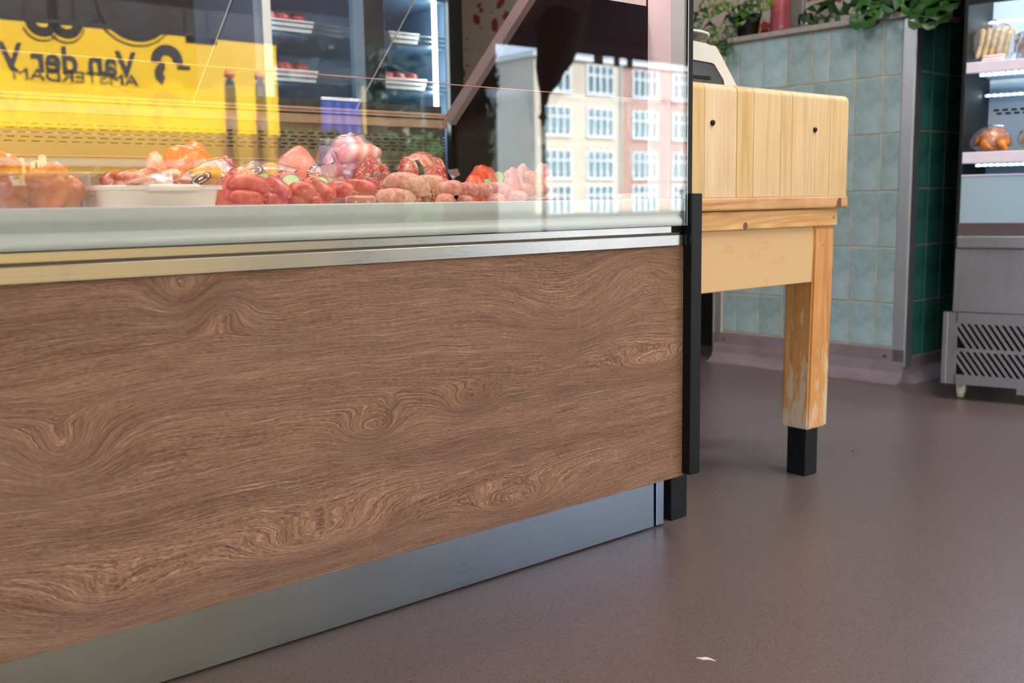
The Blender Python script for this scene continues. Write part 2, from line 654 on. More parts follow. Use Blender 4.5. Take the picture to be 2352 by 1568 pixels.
M['maple'] = light_wood('maple_stave', srgb(214, 188, 146), srgb(200, 166, 118), 'z', None, 0.0, 0.06)
M['beech'] = light_wood('beech_base', srgb(212, 168, 118), srgb(168, 112, 66), 'x', None, 0.12)
M['pine'] = light_wood('pine_rail', srgb(222, 188, 136), srgb(196, 146, 92), 'x', None, 0.75, 0.03)
M['apron'] = light_wood('worn_apron', srgb(212, 168, 112), srgb(202, 154, 98), 'x', (srgb(212, 178, 134), 0.44, -0.6, 0.9), 0.1, 0.02)
M['leg'] = light_wood('worn_leg', srgb(208, 150, 84), srgb(168, 108, 50), 'z', (srgb(208, 188, 160), 0.56, 0.46, 0.13), 0.1, 0.02)
M['knot'] = plain('wood_knot', srgb(112, 76, 60), 0.5)
M['bolt'] = plain('black_bolt', srgb(26, 24, 24), 0.4, 0.6)

# ------------------------------------------------------------------ structure: floor, walls, ceiling, street
structure(build('floor', MB().box(-4, 6.6, -2.6, 6.2, -0.1, 0.0), M['floor']))
structure(build('street', MB().box(-70, 130, -75, -2.6, -0.16, -0.06), plain('street_paving', srgb(92, 92, 94), 0.8, 0, 0.2, 0.1, 2)))
structure(build('ceiling', MB().box(-4.1, 6.7, -2.7, 6.3, 2.9, 3.1), M['ceiling']))
structure(build('wall_left', MB().box(-4.15, -4.0, -2.6, 6.2, 0, 2.9), M['plaster']))
structure(build('wall_back', MB().box(-4.0, 6.6, 6.1, 6.25, 0, 2.9), M['back']))
structure(build('wall_east', MB().box(6.5, 6.65, -2.6, 6.2, 0, 2.9), M['plaster']))
structure(build('trim_1', MB().box(3.785, 4.08, -2.62, -2.42, 0, 2.9, 0.01), M['back']), 'dark pier of the shop front beside the open entrance')

# half wall of pale tiles -- frame: origin at its near foot, s along it, n out of it
W0 = Vector((3.494, 1.936, 0))
Wd = Vector((-0.063, 0.998, 0)).normalized()
WROT = math.atan2(Wd.y, Wd.x)                  # local X runs along the wall, local Y points to the shop
WM = Matrix.Translation(W0) @ Matrix.Rotation(WROT, 4, 'Z')
WLEN = 0.865
wall = structure(build('wall_right', MB().box(0.012, WLEN - 0.012, -0.28, -0.0006, 0, 1.343), M['grout'], local=True),
                 'half-height wall of pale green glazed tiles below the stone ledge')
wall.matrix_world = WM


def tile_mesh(name, w, h, mat, th=0.012):
    mb = MB().box(-w / 2, w / 2, 0, th, -h / 2, h / 2, 0.0022, 2)
    me = bpy.data.meshes.new(name)
    mb.bm.to_mesh(me)
    mb.bm.free()
    me.materials.append(mat)
    return me


zlev = [0.1325, 0.2995, 0.5105, 0.7215, 0.9325, 1.1425, 1.341]
sj = [0.047, 0.121, 0.232, 0.343, 0.414, 0.527, 0.540, 0.650, 0.766, 0.826]
sj = [0.047, 0.121, 0.232, 0.343, 0.414, 0.526, 0.640, 0.752, 0.822]
cache = {}
for zi in range(6):
    for si in range(len(sj) - 1):
        a_, b_ = sj[si] + 0.0025, sj[si + 1] - 0.0025
        z0, z1 = zlev[zi] + 0.0025, zlev[zi + 1] - 0.0025
        key = (round(b_ - a_, 3), round(z1 - z0, 3))
        if key not in cache:
            cache[key] = tile_mesh('tile', key[0], key[1], M['tile'])
        o = link('tile', cache[key], wall)
        o.location = ((a_ + b_) / 2, -0.010, (z0 + z1) / 2)
        o.rotation_euler = (random.uniform(-.006, .006), 0, random.uniform(-.008, .008))


def corner_guard(s0, s1, label):
    mb = MB()
    mb.box(s0, s1, -0.006, 0.006, 0.062, 1.342, 0.001, 1)
    if s0 < 0.02:
        mb.box(s0 - 0.005, s0 + 0.0005, -0.045, 0.006, 0.062, 1.342, 0.001, 1)
    else:
        mb.box(s1 - 0.0005, s1 + 0.005, -0.045, 0.006, 0.062, 1.342, 0.001, 1)
    o = build('trim_2', mb, M['steel_v'], local=True)
    o.matrix_world = WM
    return structure(o, label)


corner_guard(0.0, 0.045, 'brushed steel corner guard at the near end of the tiled half wall')
corner_guard(0.824, WLEN, 'brushed steel corner guard at the far end of the tiled half wall')

# coved skirting of the half wall
prof = [(-0.02, 0.130), (0.004, 0.130), (0.006, 0.126), (0.006, 0.080), (0.009, 0.066), (0.012, 0.040), (0.022, 0.018), (0.045, 0.004), (0.06, 0.0005), (-0.02, 0.0005)]
mb = MB()
mb.prism(prof, 'x', 0.0, WLEN)
o = build('baseboard_right', mb, M['cove'], local=True)
o.matrix_world = WM
structure(o)
for s_ in (0.075, 0.81):
    mb = MB().lathe([(0.006, 0), (0.006, 0.002), (0.003, 0.004)], (0, 0, 0), 10)
    mb.bm.transform(Matrix.Translation((s_, 0.0062, 0.098)) @ Matrix.Rotation(-math.pi / 2, 4, 'X'))
    build('rusty_screw', mb, plain('rust', srgb(70, 42, 28), 0.8), o, local=True)

# stone ledge on top of it
o = build('trim_3', MB().box(-0.03, 1.7, -0.285, 0.018, 1.3435, 1.366, 0.004), M['ledge'], local=True)
o.matrix_world = WM
structure(o, 'speckled stone ledge capping the tiled half wall')

# return wall from the near end, its shade put into the green tile colour
ret = structure(build('wall_return', MB().box(3.50, 6.5, 1.938, 2.06, 0, 1.30), M['grout']), 'wall of dark green glazed tiles running behind the display fridge')
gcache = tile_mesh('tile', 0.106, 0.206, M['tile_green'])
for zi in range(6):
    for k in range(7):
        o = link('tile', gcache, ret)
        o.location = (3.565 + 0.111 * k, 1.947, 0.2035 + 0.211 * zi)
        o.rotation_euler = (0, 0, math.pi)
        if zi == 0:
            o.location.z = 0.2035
structure(build('wall_upper', MB().box(3.80, 6.5, 2.0, 2.12, 1.30, 2.9), M['back']))
structure(build('wall_papered', MB().box(3.80, 3.9, 2.0, 6.1, 0, 2.9), M['wallpaper']), 'wall papered in cream with red-brown blooms')
structure(build('wall_lower', MB().box(3.76, 3.80, 2.90, 6.1, 0, 1.34), M['back']))  # dark panel added to paint the unlit gap beyond the tiles black
structure(build('baseboard_return', MB().prism([(1.945, 0.095), (1.938, 0.095), (1.934, 0.03), (1.90, 0.0005), (1.945, 0.0005)], 'x', 3.50, 6.4), M['cove']))

# ------------------------------------------------------------------ display counter
CX, CY = PANEL_X, 1.35
counter = thing('display_counter', 'refrigerated meat display counter with an oak laminate front and steel kick plate', 'counter', (CX, CY, 0))
XL = -1.30
build('front_panel', MB().box(XL, 1.564, 1.350, 1.369, 0.127, 0.6092, 0.0008, 1), M['oak'], counter)['label'] = 'brown oak-grain laminate front panel'
kick = build('kick_plate', MB().box(XL, 1.5462, 1.418, 1.422, 0.003, 0.145), M['kick'], counter)
kick['label'] = 'scuffed brushed steel kick plate under the panel'
build('kick_plate_end', MB().box(1.5535, 1.5765, 1.416, 1.424, 0.003, 0.145, 0.001, 1), M['kick'], counter)
build('carcass', MB().box(XL, 1.55, 1.3695, 2.20, 0.13, 0.645), M['body'], counter)
build('plinth', MB().box(XL, 1.55, 1.46, 2.15, 0.0, 0.13), M['dark'], counter)
lr = build('lower_rail', MB().box(XL, 1.5555, 1.3465, 1.3695, 0.6095, 0.6318, 0.0012), M['steel'], counter)
build('rail_end_cap', MB().box(1.5555, 1.566, 1.3475, 1.3695, 0.6095, 0.6318, 0.001), M['rubber'], lr)
build('rail_groove', MB().box(XL, 1.55, 1.353, 1.37, 0.6318, 0.6356), plain('rail_groove', srgb(84, 78, 70), 0.5), counter)
ur = build('upper_rail', MB().box(XL, 1.522, 1.3500, 1.3695, 0.6352, 0.6495, 0.0012), M['steel'], counter)
build('rail_end_cap', MB().box(1.522, 1.566, 1.354, 1.3695, 0.6352, 0.6495, 0.001), M['rubber'], ur)
# grey profile behind the foot of the glass: flat top, hollow, round nose
pf = [(1.400, 0.7035), (1.3452, 0.7035), (1.3442, 0.7020), (1.3446, 0.690), (1.3462, 0.6825), (1.3510, 0.6765), (1.3535, 0.6715), (1.3520, 0.6670), (1.3470, 0.6635), (1.3446, 0.6590), (1.3446, 0.6540), (1.3470, 0.6505), (1.400, 0.6505)]
smooth_angle(build('glass_profile', MB().prism(pf, 'x', XL, 1.5485), M['grey_profile'], counter), 35)['label'] = 'pale grey moulded profile at the foot of the glass'
# tall front glass
gp = build('front_glass', MB().box(XL, 1.5525, 1.3370, 1.3430, 0.6495, 1.46), M['glass'], counter)
gp['label'] = 'tall front pane reflecting the street'
build('glass_edge', MB().box(1.5525, 1.5545, 1.3370, 1.3430, 0.6495, 1.46), M['glass_edge'], gp)
# low inner pane, leaning in a little
tl = math.radians(1.42)
mb = MB().box(XL, 1.535, -0.003, 0.003, 0, 0.1935)
mb.bm.transform(Matrix.Translation((0, 1.378, 0.7040)) @ Matrix.Rotation(-tl, 4, 'X'))
ip = build('low_glass', mb, M['glass_low'], counter)
ip['label'] = 'low inner pane standing on the profile'
mb = MB().box(XL, 1.535, -0.0028, 0.0028, 0.1935, 0.1943)
mb.bm.transform(Matrix.Translation((0, 1.378, 0.7040)) @ Matrix.Rotation(-tl, 4, 'X'))
build('glass_edge', mb, plain('pink_edge', srgb(236, 180, 170), 0.3), ip)


def glass_clip(px0, px1):
    p0, p1 = at(px0, 458, 1.37), at(px1, 458, 1.37)
    mb = MB()
    mb.box(p0.x, p1.x, 1.3720, 1.3750, 0.7035, 0.7130)
    mb.box(p0.x, p1.x, 1.362, 1.3750, 0.7035, 0.7055)
    c_ = build('glass_clip', mb, M['clear_dish'], counter)
    q = MB()
    for k in (0.3, 0.72):
        q.lathe([(0.0028, 0), (0.0028, 0.0012), (0.0014, 0.002)], (p0.x + (p1.x - p0.x) * k, 1.368, 0.7055), 10)
    build('screw', q, M['steel'], c_)
    # bent outline of the clip
    e = MB()
    e.tube([(p0.x, 1.3715, 0.7045), (p0.x, 1.3715, 0.7125), (p0.x + 0.004, 1.3715, 0.7140), (p1.x - 0.004, 1.3715, 0.7140), (p1.x, 1.3715, 0.7125), (p1.x, 1.3715, 0.7045)], 0.0007, 6)
    build('clip_edge', e, M['glass_edge'], c_)


glass_clip(796, 862)
glass_clip(1420, 1466)

# end panel of the glass case, its rear edge sloping forward
ep = [(1.3435, 0.65), (2.135, 0.65), (2.135, 0.925), (1.60, 1.355), (1.60, 1.46), (1.3435, 1.46)]
build('end_panel', MB().prism(ep, 'x', 1.5545, 1.5655), M['dark_end'], counter)['label'] = 'dark glossy end panel of the glass case'
sl = Vector((1.60 - 2.135, 1.355 - 0.925)).normalized()
nn = Vector((-sl.y, sl.x)) * -1
pts = [(2.135, 0.925), (1.60, 1.355), (1.60 - nn.x * 0.030, 1.355 - nn.y * 0.030), (2.135 - nn.x * 0.030, 0.925 - nn.y * 0.030)]
build('sloping_jamb', MB().prism(pts, 'x', 1.535, 1.5545), M['mauve'], counter)['label'] = 'mauve sloping jamb at the rear of the case'
build('end_frame', MB().box(1.5475, 1.5545, 1.3785, 1.440, 0.7035, 1.46, 0.001, 1), M['white_frame'], counter)['label'] = 'white upright frame lit pink'
build('end_frame_rebate', MB().box(1.549, 1.5545, 1.3445, 1.3785, 0.7035, 1.46), M['grey_profile'], counter)
# black corner post with a thicker bumper below
pp = MB().box(1.5657, 1.578, 1.3445, 1.385, 0.60, 1.46, 0.002)
pp.box(1.5545, 1.5660, 1.3380, 1.3440, 0.60, 1.46)
pp.tube([(1.5775, 1.352, 0.70), (1.5775, 1.352, 1.46)], 0.004, 10)
build('corner_post', pp, M['black'], counter)
mb = MB().box(1.5582, 1.590, 1.3275, 1.372, 0.1325, 0.7135, 0.0028, 3)
build('bumper_post', mb, M['black'], counter)['label'] = 'black bumper post at the corner of the counter'
mb = MB().box(1.5665, 1.575, 1.372, 2.20, 0.13, 0.66)
build('side_panel', mb, M['black'], counter)
b_ = MB()
b_.lathe([(0.006, 0), (0.006, 0.008), (0.004, 0.010)], (0, 0, 0), 12)
b_.bm.transform(Matrix.Translation((1.546, 1.345, 0.7110)))
build('hinge_button', b_, M['rubber'], counter)
# deck and rear of the well
build('deck', MB().box(XL, 1.553, 1.400, 2.14, 0.660, 0.688, 0.002), M['deck'], counter)
rw = MB()
rw.box(XL, 1.5345, 2.150, 2.165, 0.688, 0.95)
build('rear_backing', rw, plain('rear_backing', srgb(40, 32, 27), 0.6), counter)
gz = [0.795, 0.833, 0.8405, 0.848, 0.8555, 0.863, 0.8705, 0.8945]
mb = MB()
slot_h = 0.0028
zs = [0.8365 + 0.0085 * k for k in range(5)]
mb.box(XL, 1.5345, 2.138, 2.140, 0.70, zs[0] - slot_h / 2)
for k in range(5):
    top = zs[k + 1] - slot_h / 2 if k < 4 else 0.8925
    mb.box(XL, 1.5345, 2.138, 2.140, zs[k] + slot_h / 2, top)
    x = 0.30 + (0.006 if k % 2 else 0)
    while x < 1.53:
        mb.box(x, x + 0.010, 2.138, 2.140, zs[k] - slot_h / 2, zs[k] + slot_h / 2)
        x += 0.0252
build('rear_grille', mb, M['grille'], counter)['label'] = 'slotted air grille along the back of the well'
rr = MB()
rr.box(XL, 1.5345, 2.126, 2.150, 0.8925, 0.9145, 0.002)
rr.box(XL, 1.5345, 2.120, 2.150, 0.9165, 0.9215, 0.001)
rr.box(XL, 1.5345, 2.128, 2.150, 0.9235, 0.930, 0.001)
build('rear_rail', rr, plain('rear_rail', srgb(176, 146, 120), 0.4), counter)
lo_ = MB()
for z in (0.725, 0.748, 0.772, 0.806):
    lo_.box(XL, 1.5345, 2.130, 2.1385, z, z + 0.004, 0.001)
build('lower_bead', lo_, M['grille'], counter)

# two sloping sliding doors at the rear, each free edge a pale strip


def rear_door(xa, xb, off):
    d_ = Vector((0, 1.60 - 2.135, 1.355 - 0.925)).normalized()
    n_ = Vector((0, d_.z, -d_.y))
    base_ = Vector((0, 2.135, 0.9300)) - n_ * (0.006 + off)
    mb = MB()
    ps = []
    for dz in (0, 0.004):
        ps.append([base_ + n_ * dz, base_ + n_ * dz + d_ * 0.66])
    quad = [(ps[0][0].y, ps[0][0].z), (ps[0][1].y, ps[0][1].z), (ps[1][1].y, ps[1][1].z), (ps[1][0].y, ps[1][0].z)]
    mb.prism(quad, 'x', xa, xb)
    o = build('rear_door', mb, M['pane'], counter)
    e = MB()
    e.prism(quad, 'x', xb, xb + 0.0016)
    build('glass_edge', e, M['glass_edge'], o)


rear_door(-0.60, 0.865, 0.0)
rear_door(0.87, 1.262, 0.007)

# canopy over the case with its pinkish lamp
cp = [(1.3435, 1.46), (1.60, 1.46), (1.60, 1.50), (1.3435, 1.50)]
build('canopy', MB().prism(cp, 'x', XL, 1.5655), M['white_frame'], counter)
lampbody = build('lamp_housing', MB().prism([(1.444, 1.092), (1.600, 1.136), (1.600, 1.150), (1.444, 1.106)], 'x', 1.30, 1.5475), M['white_frame'], counter)
# lamp tubes hang under the canopy
tb = MB()
tb.tube([(XL + 0.05, 1.50, 1.435), (1.50, 1.50, 1.435)], 0.013, 10)
build('canopy_lamp', tb, emit('pink_lamp', (1.0, 0.80, 0.80, 1), 6.5), counter)['label'] = 'pinkish lamp tube under the canopy'

# ------------------------------------------------------------------ butcher's block
block = thing('butcher_block', 'thick maple butcher block on a pine stand with black feet', 'butcher block', (1.92, 1.68, 0))
bx = [1.580, 1.612, 1.686, 1.733, 1.801, 1.870, 1.904, 1.9835, 2.0265, 2.095, 2.133, 2.186, 2.236]
bx = [1.595, 1.645, 1.699, 1.7715, 1.8135, 1.888, 1.921, 1.963, 1.9945, 2.0435, 2.140, 2.236]
# joints read from the photograph on the front face
bx = [1.586, 1.640, 1.6935] + [at(p, 430, 1.41).x for p in (1690.8, 1729, 1791, 1817, 1848, 1870, 1903)] + [at(1947, 430, 1.41).x]
bx = sorted(bx)
for i in range(len(bx) - 1):
    mb = MB()
    x0, x1 = bx[i] + 0.0007, bx[i + 1] - 0.0007
    r = 0.017
    fy = 1.41 + random.uniform(-0.0004, 0.0004)
    pl = [(fy, 0.7045)]
    for k in range(7):
        a_ = math.pi / 2 * k / 6
        pl.append((fy + r - r * math.cos(a_), 0.948 - r + r * math.sin(a_)))
    pl += [(1.955, 0.948), (1.955, 0.7045)]
    mb.prism(pl, 'x', x0, x1)
    if i == len(bx) - 2:
        es = [e for e in mb.bm.edges if all(abs(v.co.x - x1) < 1e-6 for v in e.verts) and min(v.co.z for v in e.verts) > 0.705]
        es += [e for e in mb.bm.edges if all(abs(v.co.x - x1) < 1e-6 for v in e.verts) and abs(e.verts[0].co.y - e.verts[1].co.y) < 1e-6 and e.verts[0].co.y < 1.5]
        bmesh.ops.bevel(mb.bm, geom=list(set(es)), offset=0.006, segments=2, affect='EDGES')
    smooth_angle(build('stave', mb, M['maple'], block), 30)
for px, py in ((1636, 282), (1871, 298)):
    p = at(px, py, 1.41)
    mb = MB()
    mb.lathe([(0.0062, 0), (0.0062, 0.004), (0.0045, 0.006), (0.0018, 0.006)], (0, 0, 0), 12)
    mb.bm.transform(Matrix.Translation((p.x, 1.411, p.z)) @ Matrix.Rotation(math.pi / 2, 4, 'X'))
    build('bolt', mb, M['bolt'], block)
bs = build('base_board', MB().box(1.588, 2.2385, 1.405, 1.958, 0.6750, 0.7038, 0.005, 3), M['beech'], block)
mb = MB().prism([(2.186, 0.6752), (2.209, 0.6752), (2.207, 0.700), (2.196, 0.6995), (2.190, 0.690)], 'y', 1.4045, 1.408)
build('dark_knot', mb, M['knot'], bs)
rl = build('rail', MB().box(1.605, 2.2085, 1.414, 1.945, 0.6315, 0.6735, 0.003), M['pine'], block)
mb = MB()
mb.lathe([(0.0001, 0), (0.0078, 0.0006), (0.0078, 0.002)], (0, 0, 0), 16)
p = at(1712, 519, 1.4138)
mb.bm.transform(Matrix.Translation((p.x, 1.4152, p.z)) @ Matrix.Rotation(math.pi / 2, 4, 'X') @ Matrix.Diagonal((1, 1.1, 1, 1)))
build('dark_knot', mb, M['knot'], rl)
mb = MB()
mb.lathe([(0.0036, 0), (0.0036, 0.0015), (0.0012, 0.0022)], (0, 0, 0), 10)
p = at(1915, 498, 1.414)
mb.bm.transform(Matrix.Translation((p.x, 1.4138, p.z)) @ Matrix.Rotation(math.pi / 2, 4, 'X'))
build('screw', mb, M['steel'], rl)
build('apron', MB().box(1.61, 2.1225, 1.424, 1.446, 0.4955, 0.6315, 0.002), M['apron'], block)
build('apron', MB().box(1.61, 2.1225, 1.905, 1.927, 0.4955, 0.6315, 0.002), M['apron'], block)
build('apron', MB().box(2.17, 2.19, 1.50, 1.86, 0.4955, 0.6315, 0.002), M['apron'], block)


def block_leg(xo, yo, sx, fo=0.054):
    """tapering leg; xo,yo is the outer corner at the top, sx = -1 on the left"""
    mb = MB()
    top = [(0, 0), (-0.084, 0), (-0.084, 0.084), (0, 0.084)]
    bot = [(-0.012, 0.0), (-0.096, 0.0), (-0.096, 0.080), (-0.012, 0.080)]
    sy = 1 if yo < 1.6 else -1
    vt = [mb.bm.verts.new((xo + sx * a_, yo + sy * b, 0.6310)) for a_, b in top]
    vb = [mb.bm.verts.new((xo + sx * a_, yo + sy * b, 0.125)) for a_, b in bot]
    mb.bm.faces.new(vt)
    mb.bm.faces.new(vb)
    for i in range(4):
        mb.bm.faces.new((vt[i], vt[(i + 1) % 4], vb[(i + 1) % 4], vb[i]))
    bmesh.ops.recalc_face_normals(mb.bm, faces=mb.bm.faces[:])
    bmesh.ops.bevel(mb.bm, geom=[e for e in mb.bm.edges], offset=0.005, segments=2, affect='EDGES')
    leg = build('leg', mb, M['leg'], block)
    fx = xo + sx * -fo
    fy = yo + sy * 0.043
    mb = MB().box(fx - 0.0265, fx + 0.0265, fy - 0.028, fy + 0.028, 0.0, 0.135, 0.003)
    build('foot', mb, M['black_foot'], leg)['label'] = 'black square foot'
    return leg


lg = block_leg(2.206, 1.419, 1)
for px, py in ((1892, 563), (1887, 627)):
    p = at(px, py, 1.419)
    mb = MB()
    mb.lathe([(0.0038, 0), (0.0038, 0.001)], (0, 0, 0), 10)
    mb.bm.transform(Matrix.Translation((p.x, 1.4192, p.z)) @ Matrix.Rotation(math.pi / 2, 4, 'X'))
    build('plug', mb, M['beech'], lg)
block_leg(1.588, 1.408, -1, 0.047)
block_leg(2.206, 1.940, 1)
block_leg(1.588, 1.940, -1)

# machine on the block
mach = thing('scale', 'off-white machine casing with a sloping end and dark inset window on the block', 'scale', (1.80, 1.66, 0.948))
ph = [at(px, py, 1.50) for px, py in ((1690, 188), (1649, 108), (1642, 103.5), (1634, 105), (1628, 100))]
r0 = ph[0]
sl_ = (ph[1].x - ph[0].x) / (ph[1].z - ph[0].z)
poly = [(ph[0].x + sl_ * (0.9482 - ph[0].z), 0.9482), (ph[1].x, ph[1].z), (ph[2].x, ph[2].z), (ph[3].x, ph[3].z), (ph[4].x, ph[4].z), (1.61, ph[4].z + 0.010), (1.61, 0.9482)]
M['offwhite'] = plain('offwhite_casing', srgb(206, 207, 204), 0.42, 0, 0.5, 0.03)
mb = MB().prism(poly, 'y', 1.50, 1.80)
bmesh.ops.bevel(mb.bm, geom=mb.bm.edges[:], offset=0.003, segments=2, affect='EDGES')
build('casing', mb, M['offwhite'], mach)
w4 = [at(px, py, 1.499) for px, py in ((1661, 184), (1640, 148), (1634, 144.5), (1588, 138))]
wp = [(w4[0].x + 0.004, 0.955), (w4[0].x, w4[0].z), (w4[1].x, w4[1].z), (w4[2].x, w4[2].z), (1.64, w4[3].z + 0.006), (1.64, 0.955)]
wf = build('window_frame', MB().prism(wp, 'y', 1.4975, 1.5005), M['rubber'], mach)
cxw, czw = sum(p[0] for p in wp) / 6, sum(p[1] for p in wp) / 6
wi = [(cxw + (p[0] - cxw) * 0.93, czw + (p[1] - czw) * 0.84) for p in wp]
build('dark_window', MB().prism(wi, 'y', 1.4968, 1.4985), plain('smoked_window', srgb(58, 66, 70), 0.15), wf)
q = at(1600, 176, 1.495)
build('bar', MB().box(1.64, at(1630, 175, 1.495).x, 1.492, 1.4972, q.z - 0.004, q.z + 0.003), M['rubber'], wf)

# shallow dish resting on the machine
c0 = Vector((1.775, 1.60, ph[4].z + 0.0105))
mb = MB().lathe([(0.050, 0.0), (0.085, 0.004), (0.105, 0.012), (0.108, 0.016), (0.104, 0.0155), (0.083, 0.008), (0.02, 0.005)], c0, 28, 0.9)
dish = thing('dish', 'shallow dark dish with a pale rim lying on the off-white machine', 'dish', c0)
smooth_angle(build('bowl', mb, plain('dark_dish', srgb(70, 60, 60), 0.3), dish), 60)
mb = MB()
mb.tube([c0 + Vector((0.1065 * math.cos(a_ * math.pi / 16), 0.096 * math.sin(a_ * math.pi / 16), 0.015)) for a_ in range(33)], 0.0028, 8)
build('rim', mb, plain('pale_rim', srgb(214, 230, 232), 0.25), dish, smooth=True)['label'] = 'pale rim'

# ------------------------------------------------------------------ display fridge on the right
FT = math.atan2(-0.954, 0.299)
FO = Vector((3.316, 1.643, 0))
FB = Vector((0.954, 0.299, 0))
FU = Vector((0.299, -0.954, 0))
fr = thing('display_fridge', 'open steel display fridge with lit shelves and slotted vent base on castors', 'fridge', FO, FT)


def fpt(px, py, dep):
    """pixel to fridge-local (u, z) on the plane dep behind its face"""
    d = ray(px, py)
    n_ = FB
    o_ = FO + FB * dep
    tt = (o_ - Vector((0, 0, CAM_H))).dot(n_) / d.dot(n_)
    q_ = Vector((0, 0, CAM_H)) + d * tt
    return (q_ - o_).dot(FU), q_.z


def fpart(name, mb, mat, parent=None, label=None, smooth=False):
    o = build(name, mb, mat, parent or fr, local=True, smooth=smooth)
    if label:
        o['label'] = label
    return o


FW_ = 1.30
M['led_white'] = emit('led_white', (0.12, 0.45, 1.0, 1), 0.35)
M['led_dot'] = emit('led_dot', (0.82, 0.94, 1.0, 1), 6.0)
M['fridge_lining'] = plain('pale_lining', srgb(210, 224, 234), 0.4)
M['lilac'] = plain('lilac_rail', srgb(226, 216, 234), 0.4)
# base plate with two rows of slanting slats
bp = MB()
bp.box(-0.012, FW_, 0.0, 0.003, 0.058, 0.092)
bp.box(-0.012, FW_, 0.0, 0.003, 0.172, 0.184)
bp.box(-0.012, FW_, 0.0, 0.003, 0.268, 0.306)
bp.box(-0.036, -0.004, 0.0, 0.003, 0.058, 0.306)
bp.box(-0.036, -0.033, 0.003, 0.70, 0.058, 0.306)
vb_ = fpart('vent_base', bp, M['steel_f'], None, 'steel base plate with slanting vent slots')
fpart('vent_backing', MB().box(-0.03, FW_, 0.03, 0.04, 0.06, 0.30), M['dark'], vb_)
fpart('base_flange', MB().box(-0.052, -0.036, 0.0, 0.03, 0.058, 0.306, 0.001), M['steel_f'], vb_)


def slat_mesh(z0, z1):
    mb = MB()
    w, run = 0.0115, 0.056
    mb.prism([(0, z1), (w, z1), (w + run, z0), (run, z0)], 'y', 0.0005, 0.006)
    me = bpy.data.meshes.new('slat')
    mb.bm.to_mesh(me)
    mb.bm.free()
    me.materials.append(M['steel_f'])
    return me


for z0, z1 in ((0.092, 0.172), (0.184, 0.268)):
    me = slat_mesh(z0, z1)
    for k in range(16):
        o = link('slat', me, vb_)
        o.location = (-0.030 + k * 0.0212, 0, 0)
body = MB()
body.box(-0.025, FW_, 0.012, 0.030, 0.306, 0.522, 0.002)
fpart('lower_panel', body, M['steel_f'])
fpart('chrome_lip', MB().box(-0.022, FW_, -0.004, 0.030, 0.5225, 0.5665, 0.006, 3), M['steel_f'])
fpart('dark_sill', MB().box(-0.022, FW_, 0.016, 0.05, 0.5665, 0.6085, 0.002), plain('dark_sill', srgb(88, 76, 80), 0.3))
fpart('side_wall', MB().box(-0.030, -0.018, 0.020, 0.72, 0.306, 1.95, 0.003), M['rubber'])
fpart('side_wall', MB().box(FW_, FW_ + 0.012, 0.020, 0.72, 0.306, 1.95, 0.003), M['rubber'])
fpart('rear_lining', MB().box(-0.018, FW_, 0.55, 0.56, 0.56, 1.95), M['fridge_lining'])
fpart('well_floor', MB().box(-0.018, FW_, 0.05, 0.55, 0.575, 0.60), M['fridge_lining'])
fpart('top', MB().box(-0.030, FW_ + 0.012, 0.0, 0.72, 1.95, 1.99), M['rubber'])
fpart('head_band', MB().box(-0.018, FW_, 0.02, 0.05, 1.325, 1.36), M['rubber'])
fpart('front_pane', MB().box(-0.018, FW_, 0.026, 0.031, 0.6085, 0.765), clear('blue_pane', 0.06, (0.80, 0.92, 0.98, 1), 0.0, 0.45, (0.60, 0.80, 0.90, 1)))  # blue haze in the pane paints in the glow of the lit inside
fpart('pane_rim', MB().box(-0.018, FW_, 0.024, 0.033, 0.765, 0.769), M['lilac'])
vs_ = MB()
for k in range(12):
    for j in range(2):
        vs_.box(0.0 + k * 0.030 + j * 0.010, 0.018 + k * 0.030 + j * 0.010, 0.546, 0.5505, 1.012 - j * 0.013, 1.019 - j * 0.013)
stuff(fpart('vent_slots', vs_, M['dark']))


def fridge_shelf(zb, zt, led_front, led_rear):
    sh = fpart('shelf', MB().box(-0.016, FW_, 0.05, 0.53, zt - 0.012, zt - 0.004), M['fridge_lining'])
    fpart('price_rail', MB().box(-0.022, FW_, 0.026, 0.050, zb, zt, 0.003), M['lilac'], sh)
    st = fpart('led_strip', MB().box(0.02, FW_ - 0.02, 0.046, 0.058, zb - 0.010, zb - 0.003), M['led_white'], sh)
    mb = MB()
    for k in range(26):
        mb.sphere((0.03 + k * 0.0195, 0.044, zb - 0.0065), (0.0034, 0.0025, 0.0034), 1)
    stuff(fpart('led', mb, M['led_dot'], st))


